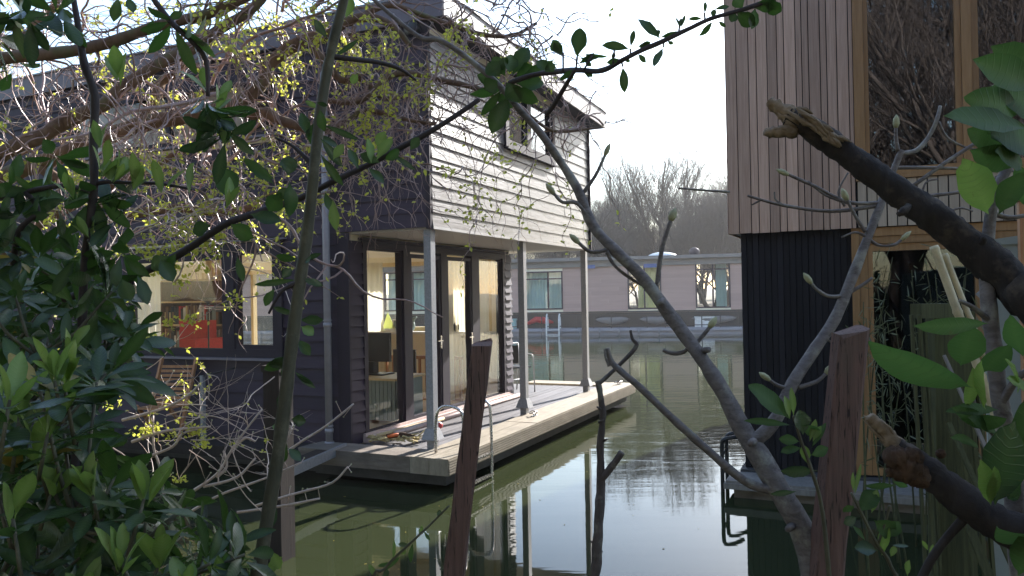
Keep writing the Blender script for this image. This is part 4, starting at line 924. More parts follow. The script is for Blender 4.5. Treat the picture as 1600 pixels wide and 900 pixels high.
def left_bush():
    base = V((1.55, -6.35, bank_z(1.55, -6.35)))
    T = thing('rhododendron_bush', 'dense dark green rhododendron bush with fresh light green shoots at the lower left', 'bush', base)
    poly = [(-60, 360), (60, 385), (130, 420), (200, 470), (225, 530), (200, 585), (150, 640), (195, 690), (215, 740), (290, 770), (335, 830), (400, 860), (440, 930), (-60, 960)]
    st, fo = MB(), MB(); ctr = []
    mains = []
    for px, py, D in ((20, 420, 2.2), (110, 430, 2.4), (190, 500, 2.3), (60, 560, 1.9), (150, 640, 2.0), (40, 700, 1.7), (190, 740, 1.8), (280, 800, 1.75), (120, 830, 1.5), (360, 880, 1.7), (20, 860, 1.5), (220, 900, 1.5)):
        t = at(px, py, D); b = base+V((random.uniform(-.4, .4), random.uniform(-.4, .4), 0)); mid = b.lerp(t, .5)+rv(.08)
        q = smooth([(b, .016), (mid, .011), (t, .005)], 6); st.tube([a for a, _ in q], [r for _, r in q], 6, 0, .06); mains += [a for a, _ in q[3:]]
    n = 0
    while n < 360:
        x, y = random.uniform(-60, 440), random.uniform(360, 950)
        if not inside(x, y, poly): continue
        D = random.uniform(1.45, 3.0) if y > 560 else random.uniform(1.9, 3.1)
        c = at(x, y, D); nr = min(mains, key=lambda m_: (m_-c).length+max(0, m_.z-c.z)*2); ax = ((c-nr).normalized()+Z*.5+TOCAM(c)*.35+rv(.35)).normalized()
        st.tube([nr, nr.lerp(c, .5)-Z*.02, c], [.005, .004, .003], 5, 0)
        rosette(fo, c, ax, random.randint(6, 9), random.uniform(.085, .13), (45, 95), .29, random.choice((0, 0, 0, 0, 0, 0, 0, 0, 2)) if n % 23 else 3, .2, .28, .45)
        n += 1
    for px, py in ((15, 595), (30, 620), (85, 565), (100, 570), (55, 680), (75, 645), (80, 740), (145, 745), (190, 850), (225, 750), (345, 885), (290, 895), (130, 905), (20, 780), (110, 520), (250, 850)):
        D = random.uniform(1.3, 1.5) if py > 560 else 1.75
        c = at(px, py+30, D); shoot(fo, c, Z+TOCAM(c)*.15+rv(.3), random.randint(4, 6), random.uniform(.075, .10), 1); rosette(fo, c-Z*.015, Z+rv(.3), 7, .10, (60, 100), .33, 0); st.tube([c-Z*.09+rv(.03), c], [.004, .003], 5)
    # the black upright stem and its side branch at the far left
    for L in ([(112, -20, 1.9, 4.5), (122, 40, 1.9, 5), (132, 100, 1.9, 6), (148, 150, 1.9, 6.5), (146, 220, 1.9, 6.5), (147, 290, 1.9, 6.5), (140, 350, 1.9, 6), (133, 400, 2.0, 6), (128, 520, 2.0, 7), (120, 700, 2.0, 9)]+to_ground((120, 700, 2.0, 9), -.1, .1),
              [(146, 288, 1.9, 4), (170, 284, 1.9, 3.4), (205, 286, 1.9, 3), (250, 287, 1.9, 2.5), (300, 296, 1.9, 2)], [(146, 300, 1.9, 4), (100, 290, 1.95, 4), (50, 298, 2.0, 4), (0, 310, 2.0, 4)], [(40, 300, 2, 4), (60, 330, 2, 4), (30, 360, 2, 4.5), (20, 420, 2.1, 5)],
              [(230, -15, 1.8, 4), (268, 35, 1.8, 4.5), (300, 65, 1.8, 4), (322, 95, 1.8, 4), (325, 150, 1.8, 3)]):
        limb(st, L, 7, 1)
    for px, py, D, k in ((20, 300, 2, 8), (60, 300, 2, 8), (100, 320, 1.95, 8), (150, 310, 1.9, 7), (175, 330, 1.9, 8), (90, 250, 2, 6), (30, 340, 2, 8), (200, 300, 1.9, 6), (10, 380, 2, 8), (60, 390, 2, 8), (120, 400, 2, 8), (190, 400, 2, 8), (150, 440, 2, 8),
                         (10, 20, 1.7, 8), (45, 30, 1.7, 8), (75, 12, 1.8, 7), (95, 25, 1.8, 6), (5, 60, 1.8, 7), (20, 110, 1.9, 4), (330, 170, 1.8, 7), (345, 190, 1.8, 8), (320, 160, 1.8, 6), (352, 215, 1.8, 6), (300, 60, 1.8, 6), (270, 40, 1.8, 5)):
        c = at(px, py, D); rosette(fo, c, rv(.8)+TOCAM(c)*.3-Z*.15, k, .10, (35, 85), .33, random.choice((0, 0, 2)), .14)
    for px, py, k in ((185, 110, 3), (155, 215, 3), (175, 262, 5), (115, 300, 5), (160, 255, 5), (252, 278, 4), (210, 275, 4), (296, 280, 3), (135, 352, 3), (357, 305, 3), (340, 150, 4), (325, 130, 3), (350, 205, 3), (180, 270, 4)):
        c = at(px, py+12, 1.85); shoot(fo, c, Z+rv(.45), k, .075, 1)
    for b, t, w in (((185, -5), (178, 34), 16), ((200, -5), (208, 20), 15), ((240, 30), (232, 55), 12), ((262, 30), (285, 20), 12)): pleaf(fo, b, t, 1.8, w, 0)
    st.build('stem', [M['rhodobark'], M['blackbark']], T); fo.build('foliage', [M['oldleaf'], M['youngleaf'], M['silverleaf'], M['agedleaf']], T)
left_bush()

def tall_rhodo():
    base = at(400, 960, 1.9); T = thing('rhododendron_shrub', 'tall thin rhododendron with an upright green stem and one long slanting branch', 'shrub', base)
    st, fo = MB(), MB()
    limb(st, [(545, -25, 1.95, 7), (520, 70, 1.95, 7.8), (506, 150, 1.95, 8.3), (492, 260, 1.93, 8.6), (481, 350, 1.92, 9), (466, 460, 1.9, 9.4), (446, 600, 1.88, 10), (428, 740, 1.86, 10.6), (404, 900, 1.84, 11.4), (395, 1000, 1.84, 14)]+to_ground((395, 1000, 1.84, 14), -.1, .1), 10, 0, .006, .05)
    st.build('stem', M['rhodobark'], T); st = MB()
    limb(st, [(98, 466, 2.2, 6), (165, 446, 2.2, 6.5), (210, 431, 2.2, 6.5), (280, 395, 2.15, 6.5), (350, 350, 2.1, 6), (400, 332, 2.1, 6), (470, 308, 2.1, 5.5), (520, 284, 2.05, 5), (578, 258, 2.05, 5), (667, 209, 2.0, 4.6), (747, 155, 2.0, 4)], 8, 0, .008)
    limb(st, [(492, 262, 1.93, 5), (460, 230, 1.95, 3), (430, 215, 1.95, 2)], 6); limb(st, [(470, 440, 1.9, 5), (440, 455, 1.9, 3), (420, 490, 1.9, 2)], 6)
    limb(st, [(508, 88, 1.95, 5), (560, 95, 1.97, 4), (590, 98, 2, 3.6), (625, 108, 2.02, 3), (650, 125, 2.05, 2)], 6, 0, .006)
    st.build('branch', [M['blackbark']], T)
    for b, t, w, m in (((540, 30), (548, -8), 18, 1), ((512, 60), (490, 30), 14, 2), ((520, 90), (560, 62), 8, 2), ((502, 170), (475, 158), 8, 1), ((494, 160), (512, 165), 7, 2), ((492, 190), (487, 225), 22, 0), ((500, 170), (506, 205), 16, 0), ((500, 215), (535, 260), 14, 2), ((490, 210), (528, 228), 12, 2), ((505, 195), (560, 218), 10, 2), ((500, 240), (535, 290), 13, 0), ((483, 215), (470, 175), 16, 0),
                       ((450, 275), (452, 244), 26, 2), ((452, 282), (455, 340), 30, 0), ((440, 300), (420, 330), 26, 0), ((430, 280), (392, 262), 18, 0), ((360, 315), (352, 262), 34, 0), ((356, 300), (352, 268), 30, 1), ((430, 290), (380, 245), 16, 0), ((462, 300), (430, 305), 18, 0), ((520, 310), (525, 360), 16, 1), ((508, 300), (516, 330), 12, 0),
                       ((465, 405), (430, 400), 14, 0), ((470, 405), (502, 397), 9, 2), ((478, 405), (484, 408), 14, 2), ((470, 435), (505, 446), 11, 2), ((466, 437), (396, 445), 10, 0), ((430, 450), (412, 478), 14, 0), ((440, 435), (455, 420), 14, 2), ((466, 490), (425, 482), 10, 2), ((468, 500), (505, 500), 15, 2), ((470, 510), (490, 523), 18, 1), ((465, 530), (485, 555), 16, 0), ((462, 560), (420, 572), 18, 2), ((462, 570), (440, 590), 20, 0), ((460, 580), (492, 607), 10, 2), ((462, 585), (486, 600), 8, 2), ((458, 560), (410, 578), 16, 0), ((455, 600), (435, 640), 20, 0),
                       ((455, 650), (428, 655), 9, 2), ((455, 655), (478, 658), 18, 2), ((450, 670), (425, 665), 20, 1), ((448, 690), (440, 725), 20, 0), ((450, 700), (470, 720), 16, 0), ((430, 780), (420, 830), 16, 2), ((425, 860), (437, 890), 16, 1), ((415, 900), (440, 870), 18, 1), ((560, 115), (548, 130), 12, 1), ((520, 250), (537, 225), 14, 1), ((590, 235), (600, 205), 18, 1), ((588, 250), (612, 215), 16, 1), ((580, 255), (575, 215), 16, 1), ((600, 250), (625, 235), 16, 0), ((595, 255), (562, 240), 16, 0), ((640, 235), (655, 215), 14, 0), ((575, 262), (600, 285), 14, 0), ((560, 265), (545, 232), 14, 0), ((610, 240), (650, 265), 8, 2),
                       ((250, 405), (270, 440), 24, 0), ((265, 400), (235, 420), 24, 0), ((215, 430), (232, 475), 22, 0), ((275, 395), (262, 428), 20, 0), ((390, 335), (440, 345), 22, 2), ((360, 350), (395, 372), 26, 0), ((330, 352), (300, 362), 24, 0), ((190, 435), (205, 470), 24, 0), ((370, 400), (380, 440), 13, 0)):
        pleaf(fo, b, t, random.uniform(1.88, 2.0), w, m, .5)
    # the leaf head where branch and sapling cross
    for b, t, w, m in (((795, 150), (768, 207), 30, 0), ((785, 130), (745, 118), 20, 0), ((790, 120), (770, 88), 22, 0), ((800, 118), (826, 72), 26, 0), ((810, 125), (866, 96), 20, 0), ((790, 135), (735, 150), 20, 0), ((785, 140), (752, 180), 14, 0), ((800, 135), (840, 160), 22, 0), ((795, 115), (800, 85), 24, 0), ((782, 120), (762, 98), 26, 0), ((805, 130), (850, 130), 26, 0), ((790, 128), (812, 160), 26, 0), ((778, 126), (758, 140), 26, 0), ((790, 110), (781, 92), 28, 0), ((800, 140), (785, 170), 28, 0), ((805, 120), (835, 105), 26, 0)):
        pleaf(fo, b, t, random.uniform(1.95, 2.03), w, m, .45)
    fo.build('foliage', [M['oldleaf'], M['youngleaf'], M['silverleaf']], T)
tall_rhodo()

def sapling():
    limb = lambda mb, px, *a: globals()['limb'](mb, [(e[0], e[1], e[2], e[3]*.86) if not isinstance(e[0], Vector) else (e[0], e[1]*.86) for e in px], *a)
    base = at(1275, 960, 1.62); T = thing('magnolia_sapling', 'smooth grey forked sapling with plump pointed buds leaning over the water', 'sapling', base)
    st, bds = MB(), []
    limb(st, to_ground((1290, 990, 1.62, 24), .25, .15)[::-1]+[(1290, 990, 1.62, 24), (1262, 850, 1.64, 22), (1230, 785, 1.66, 20.5), (1195, 725, 1.7, 18.5), (1160, 668, 1.74, 16.5), (1135, 620, 1.77, 14.5), (1105, 572, 1.8, 13.3), (1075, 530, 1.84, 12.5), (1045, 490, 1.87, 12), (1005, 435, 1.9, 11), (960, 390, 1.93, 10), (925, 350, 1.96, 9.5), (905, 300, 1.98, 8.5), (880, 258, 2.0, 7.5), (845, 208, 2.0, 7), (812, 172, 2.0, 6), (775, 130, 2.0, 5.5), (722, 85, 2.02, 5), (685, 62, 2.03, 5), (660, 60, 2.05, 4.5), (622, 32, 2.07, 4), (575, -10, 2.1, 3.5)], 12, 0, .004, .035)
    limb(st, [(1172, 690, 1.72, 12), (1190, 682, 1.72, 12.5), (1216, 652, 1.73, 12), (1240, 600, 1.75, 11), (1275, 545, 1.78, 10.5), (1305, 500, 1.8, 10), (1330, 440, 1.82, 9.5), (1355, 375, 1.84, 8), (1378, 315, 1.86, 7.2), (1396, 265, 1.88, 6.2), (1408, 236, 1.88, 6)], 10, 0, .004)
    limb(st, [(1406, 240, 1.88, 5), (1432, 235, 1.89, 4.5), (1452, 212, 1.9, 4), (1464, 186, 1.9, 3.6), (1469, 166, 1.91, 3)], 7)
    limb(st, [(1238, 770, 1.67, 8.5), (1205, 767, 1.67, 8.5), (1165, 752, 1.68, 8.2), (1120, 715, 1.7, 7.5), (1075, 675, 1.72, 7.2), (1040, 643, 1.74, 7), (1000, 605, 1.76, 6.6), (972, 582, 1.78, 6.2), (955, 565, 1.8, 5), (949, 544, 1.8, 3.4)], 9, 0, .004)
    limb(st, [(952, 572, 1.8, 3), (946, 558, 1.8, 2.4), (945, 545, 1.8, 2)], 6)
    tw = [([(925, 348, 4), (902, 318, 4), (879, 316, 3.5), (866, 303, 3.2)], 1, 1.96), ([(908, 306, 4), (930, 275, 3.6), (945, 243, 3)], 1, 1.98), ([(960, 388, 4), (925, 394, 3.4), (905, 380, 3)], 1, 1.93), ([(948, 392, 4), (960, 415, 3.4), (990, 438, 3), (1018, 452, 2.6)], 0, 1.92), ([(1025, 458, 5), (1027, 440, 4.5), (1035, 386, 4.4), (1048, 345, 4)], 1, 1.9),
          ([(1080, 538, 4.5), (1068, 550, 4), (1050, 552, 3.6), (1036, 547, 3.2)], 0, 1.84), ([(1085, 540, 4.5), (1102, 520, 4), (1108, 512, 3.4)], 1, 1.84), ([(1315, 463, 4), (1294, 463, 3.5), (1276, 452, 3.2), (1268, 443, 3)], 1, 1.81), ([(1322, 460, 4), (1348, 445, 3.2), (1363, 434, 2.6)], 0, 1.82), ([(1240, 607, 4.5), (1219, 604, 3.6), (1203, 594, 3)], 1, 1.75), ([(1247, 606, 4.5), (1276, 596, 3.8), (1290, 584, 3.6)], 1, 1.75),
          ([(1354, 370, 3.5), (1372, 383, 3), (1396, 383, 2.8), (1408, 375, 2.4)], 1, 1.84), ([(1354, 370, 3), (1336, 363, 2.2), (1315, 371, 1.8)], 0, 1.84), ([(1290, 528, 2.4), (1306, 540, 2), (1325, 552, 1.6)], 0, 1.79), ([(1380, 317, 4), (1325, 316, 3.4), (1275, 292, 3), (1232, 273, 2.8)], 1, 1.86), ([(1380, 320, 4), (1300, 330, 3.4), (1225, 321, 2.8), (1168, 306, 2.2)], 0, 1.86), ([(1352, 362, 3.6), (1335, 335, 3.2), (1324, 313, 3)], 1, 1.84), ([(1325, 317, 3), (1290, 305, 2.4), (1262, 283, 1.8)], 0, 1.86),
          ([(1383, 312, 3.6), (1450, 306, 3.4), (1512, 297, 3), (1570, 270, 2.4)], 0, 1.87), ([(1425, 292, 4), (1480, 252, 3.6), (1535, 217, 3)], 1, 1.88), ([(1403, 236, 4), (1400, 215, 3.4), (1400, 200, 3)], 1, 1.88), ([(1466, 190, 3), (1480, 215, 2.4), (1515, 232, 2), (1550, 232, 1.8)], 0, 1.9), ([(1395, 262, 3.6), (1450, 262, 3), (1510, 264, 2.6), (1600, 268, 2)], 0, 1.88), ([(1320, 322, 2.6), (1310, 300, 2), (1325, 270, 1.6)], 0, 1.86), ([(1440, 305, 2.6), (1447, 285, 2), (1465, 280, 1.6)], 0, 1.87), ([(1225, 321, 2), (1212, 312, 1.6), (1210, 300, 1.4)], 0, 1.86), ([(1190, 312, 2), (1175, 320, 1.5)], 0, 1.86), ([(1140, 300, 2), (1108, 298, 2.4), (1060, 294, 1.6)], 0, 1.9), ([(1475, 335, 2.4), (1500, 325, 2), (1520, 330, 1.6)], 0, 1.88)]
    for pts, b, D in tw:
        q = limb(st, [(x, y, D, r) for x, y, r in pts], 6)
        if b:
            (p0, _), (p1, r1) = q[-3], q[-1]; d = (p1-p0).normalized(); L = 22*D/F; bd = MB(); bds.append(bd); bd.tube([p1, p1+d*L*.3, p1+d*L*.65, p1+d*L*.95], [r1*1.1, r1*1.9, r1*1.7, r1*.3], 8)
    sc_ = [(MB(), at(x, y, D), at(x+dx, y+dy, D-.02)) for x, y, D, dx, dy in ((1238, 822, 1.63, -7, 5), (1100, 548, 1.81, 7, -2), (1035, 470, 1.87, -5, 4), (1178, 690, 1.7, -6, 3))]; [m.tube([a, b], [.009, .007], 8, 0, .1) for m, a, b in sc_]
    st.build('stem', M['greybark'], T); [b_.build('bud', M['bud'], T) for b_ in bds]; [m.build('branch_scar', M['greybark'], T) for m, a, b in sc_]
sapling()

def top_branch():
    T = thing('leafy_branch', 'leafy rhododendron branch reaching in at the top right against the sky', 'branch', at(1260, -20, 1.6))
    st, fo = MB(), MB(); D = 1.62
    limb(st, [(V((p_.x, p_.y, z_)), r_) for p_, z_, r_ in ((at(2150, 450, 1.9), bank_z(6.2, -6.4)-.1, .02), (at(2130, 300, 1.9), 1.4, .015), (at(1950, -60, 1.8), 2.35, .011), (at(1600, -150, 1.65), 2.5, .008))]+[(1330, -60, D, 4.5), (1215, -5, D, 4), (1160, 16, D, 3.6), (1112, 30, D, 3.4), (1080, 45, D, 3.6), (1035, 66, D, 4), (1005, 78, D, 4), (972, 94, D, 4), (950, 106, D+.05, 4.4), (930, 110, D+.1, 4.4), (900, 108, D+.15, 4.6), (865, 112, D+.25, 4.2), (830, 118, D+.3, 4), (795, 130, D+.36, 4)], 8, 0, .005)
    limb(st, [(898, 110, D+.15, 3.6), (880, 140, D+.2, 3.8), (865, 165, D+.25, 4), (855, 178, D+.3, 4)], 6)
    for p in ([(985, 86), (985, 76)], [(971, 95), (973, 104)], [(1037, 68), (1037, 74)], [(1102, 36), (1101, 20)], [(900, 108), (902, 88)], [(880, 112), (880, 82)], [(958, 100), (960, 78)], [(1060, 55), (1062, 40)], [(912, 110), (926, 85)]): limb(st, [(x, y, D+.1*(x < 940), 1.6) for x, y in p], 5)
    for b, t, w in (((973, 104), (977, 144), 14), ((1037, 73), (1021, 104), 17), ((1033, 62), (998, 28), 17), ((985, 77), (941, 68), 14), ((985, 74), (991, 46), 8), ((1114, 33), (1093, 56), 13), ((1098, 29), (1076, 29), 6), ((1101, 22), (1102, 2), 6), ((1060, 48), (1034, 58), 8), ((1062, 44), (1057, 26), 4), ((1064, 44), (1071, 22), 5), ((1062, 44), (1065, 28), 6), ((1113, 28), (1117, 14), 9), ((1116, 15), (1140, 9), 8), ((1122, 33), (1134, 42), 6), ((997, 84), (1009, 98), 8), ((1000, 72), (1017, 66), 9), ((960, 80), (958, 92), 6), ((968, 92), (948, 98), 9), ((1043, 64), (1052, 69), 6), ((1030, 56), (1028, 46), 6), ((1020, 70), (998, 72), 9), ((975, 92), (985, 96), 6),
                    ((902, 90), (907, 43), 24), ((878, 84), (862, 62), 19), ((880, 88), (866, 66), 14), ((902, 100), (930, 84), 10), ((905, 92), (935, 90), 8), ((895, 108), (876, 126), 9), ((912, 110), (926, 120), 9), ((915, 86), (925, 95), 13), ((910, 84), (950, 90), 6), ((925, 104), (915, 95), 9), ((860, 110), (838, 95), 18), ((850, 112), (868, 100), 14), ((1150, 18), (1180, 40), 22), ((1160, 14), (1150, -8), 24), ((1175, 10), (1215, 6), 22), ((1180, 12), (1175, 45), 18), ((1195, 3), (1220, 20), 24), ((1150, 20), (1142, 34), 14)):
        pleaf(fo, b, t, D+(.12 if b[0] < 930 else 0), w, 0, .5)
    st.build('stem', M['blackbark'], T); fo.build('foliage', M['oldleaf'], T)
top_branch()

def right_rhodo():
    T = thing('rhododendron_shrub', 'big leaved rhododendron close at the right edge, its leaves lit through', 'shrub', at(1590, 960, 1.1))
    st, fo = MB(), MB()
    limb(st, to_ground((1600, 960, 1.15, 16), .1, .1)[::-1]+[(1600, 960, 1.15, 16), (1580, 720, 1.15, 14), (1560, 620, 1.15, 13), (1548, 520, 1.16, 12), (1538, 440, 1.18, 11), (1540, 370, 1.2, 9), (1552, 300, 1.2, 8), (1585, 240, 1.2, 7), (1625, 170, 1.2, 6)], 9, 0, .004)
    limb(st, [(1560, 640, 1.15, 7), (1590, 590, 1.12, 6), (1630, 570, 1.1, 5)], 7); limb(st, [(1565, 690, 1.15, 6), (1530, 650, 1.12, 4), (1515, 610, 1.1, 4)], 7); limb(st, [(1545, 500, 1.16, 5), (1520, 480, 1.14, 3.6), (1500, 470, 1.12, 3)], 6); limb(st, [(1548, 330, 1.2, 5), (1575, 340, 1.2, 4), (1610, 335, 1.2, 3)], 6)
    for b, t, w, m, D in (((1625, 140), (1528, 92), 46, 0, 1.05), ((1640, 190), (1570, 130), 50, 0, 1.1), ((1610, 200), (1480, 180), 42, 0, 1.05), ((1600, 175), (1520, 150), 46, 0, 1.08), ((1590, 225), (1515, 205), 48, 0, 1.15), ((1620, 235), (1560, 205), 50, 0, 1.15), ((1545, 335), (1512, 252), 50, 1, 1.12), ((1590, 255), (1530, 240), 42, 0, 1.15), ((1560, 335), (1590, 272), 36, 0, 1.18), ((1600, 260), (1565, 235), 40, 0, 1.15), ((1620, 330), (1590, 268), 30, 0, 1.2), ((1625, 105), (1560, 78), 40, 0, 1.1),
                          ((1522, 606), (1365, 552), 64, 0, 1.0), ((1545, 505), (1440, 512), 26, 0, 1.0), ((1500, 572), (1520, 508), 46, 0, 1.05), ((1530, 582), (1578, 545), 34, 0, 1.1), ((1540, 640), (1527, 568), 26, 1, 1.05), ((1510, 640), (1522, 580), 24, 1, 1.08), ((1590, 615), (1586, 562), 20, 1, 1.05), ((1560, 640), (1490, 640), 20, 0, 1.1), ((1545, 668), (1500, 642), 24, 0, 1.1), ((1560, 680), (1520, 650), 22, 0, 1.1),
                          ((1555, 790), (1582, 672), 56, 2, 1.0), ((1548, 790), (1538, 728), 24, 1, 1.0), ((1545, 785), (1556, 735), 20, 1, 1.0), ((1600, 720), (1600, 640), 40, 0, 1.05), ((1520, 665), (1565, 655), 22, 0, 1.1), ((1530, 700), (1500, 680), 18, 0, 1.1), ((1630, 850), (1560, 835), 50, 0, .95), ((1590, 900), (1620, 830), 44, 0, .95), ((1575, 780), (1590, 762), 20, 2, 1.02), ((1600, 560), (1575, 500), 30, 0, 1.05), ((1615, 620), (1585, 590), 26, 1, 1.05)):
        pleaf(fo, b, t, D, w, m, .55, D-.06)
    st.build('stem', M['greybark'], T); fo.build('foliage', [M['midleaf'], M['youngleaf'], M['silverleaf']], T)
right_rhodo()

def sprigs():
    T = thing('rhododendron_sprig', 'leafy sprig growing between the grey sapling and the brown stake', 'sprig', at(1300, 960, 1.5)); st, fo = MB(), MB(); D = 1.55
    limb(st, to_ground((1300, 960, 1.55, 4), .05, .1)[::-1]+[(1300, 960, D, 4), (1285, 800, D, 3.4), (1268, 735, D, 3), (1252, 690, D, 2.6), (1240, 650, D, 2.4)], 6)
    for b, t, w, m in (((1235, 655), (1172, 600), 34, 0), ((1240, 665), (1165, 654), 12, 0), ((1240, 652), (1238, 606), 10, 1), ((1234, 655), (1226, 618), 12, 1), ((1255, 680), (1250, 640), 24, 2), ((1250, 690), (1218, 685), 16, 0), ((1252, 700), (1220, 705), 14, 0), ((1262, 725), (1255, 695), 14, 1), ((1265, 690), (1275, 655), 10, 1), ((1268, 700), (1290, 660), 10, 0), ((1270, 690), (1282, 665), 10, 1), ((1278, 735), (1222, 738), 18, 2), ((1245, 768), (1204, 772), 9, 2), ((1265, 712), (1295, 700), 16, 0), ((1250, 665), (1282, 675), 20, 0)): pleaf(fo, b, t, D, w, m, .5)
    st.build('stem', M['rhodobark'], T); fo.build('foliage', [M['midleaf'], M['youngleaf'], M['silverleaf']], T)
    T = thing('rhododendron_sprig', 'leafy sprig at the foot of the right hand brown stake', 'sprig', at(1400, 980, 1.4)); st, fo = MB(), MB(); D = 1.4
    limb(st, to_ground((1410, 980, 1.4, 4), .05, .1)[::-1]+[(1410, 980, D, 4), (1392, 885, D, 3.2), (1370, 850, D, 3), (1345, 800, D, 2.6), (1330, 770, D, 2.2)], 6); limb(st, [(1372, 850, D, 2.2), (1385, 810, D, 2), (1390, 790, D, 2)], 6)
    for b, t, w, m in (((1342, 800), (1372, 765), 26, 0), ((1362, 802), (1370, 765), 14, 1), ((1335, 775), (1345, 725), 6, 1), ((1334, 770), (1332, 738), 6, 1), ((1365, 812), (1400, 835), 28, 0), ((1378, 868), (1385, 820), 20, 1), ((1372, 860), (1336, 855), 22, 2), ((1392, 870), (1398, 852), 10, 1), ((1392, 852), (1420, 853), 6, 2), ((1418, 900), (1420, 875), 10, 1), ((1340, 808), (1318, 818), 16, 2), ((1400, 758), (1352, 760), 12, 0), ((1395, 752), (1420, 762), 10, 0), ((1352, 845), (1335, 822), 9, 0), ((1385, 840), (1405, 815), 22, 0), ((1330, 800), (1322, 790), 18, 0), ((1450, 860), (1442, 845), 6, 1), ((1452, 870), (1458, 850), 5, 1)): pleaf(fo, b, t, D, w, m, .5)
    st.build('stem', M['rhodobark'], T); fo.build('foliage', [M['midleaf'], M['youngleaf'], M['silverleaf']], T)
    T = thing('seedling', 'slender young seedling with narrow leaves at the bottom centre', 'seedling', at(585, 930, 1.7)); st, fo = MB(), MB(); D = 1.75
    limb(st, to_ground((580, 935, 1.75, 3), -.1, .05)[::-1]+[(580, 935, D, 3), (600, 890, D, 2.6), (640, 850, D, 2.2), (670, 822, D, 1.8), (702, 790, D, 1.5)], 6)
    for b, t, w, m in (((640, 852), (622, 850), 7, 2), ((645, 848), (640, 880), 9, 0), ((615, 875), (616, 845), 6, 1), ((612, 878), (590, 885), 6, 0), ((590, 905), (576, 882), 8, 1), ((655, 838), (660, 822), 7, 1), ((662, 830), (672, 845), 5, 0), ((690, 803), (683, 800), 9, 2), ((605, 885), (602, 905), 10, 2), ((634, 858), (628, 866), 7, 1), ((600, 893), (625, 870), 6, 0)): pleaf(fo, b, t, D, w, m, .5)
    st.build('stem', M['rhodobark'], T); fo.build('foliage', [M['midleaf'], M['youngleaf'], M['silverleaf']], T)
sprigs()

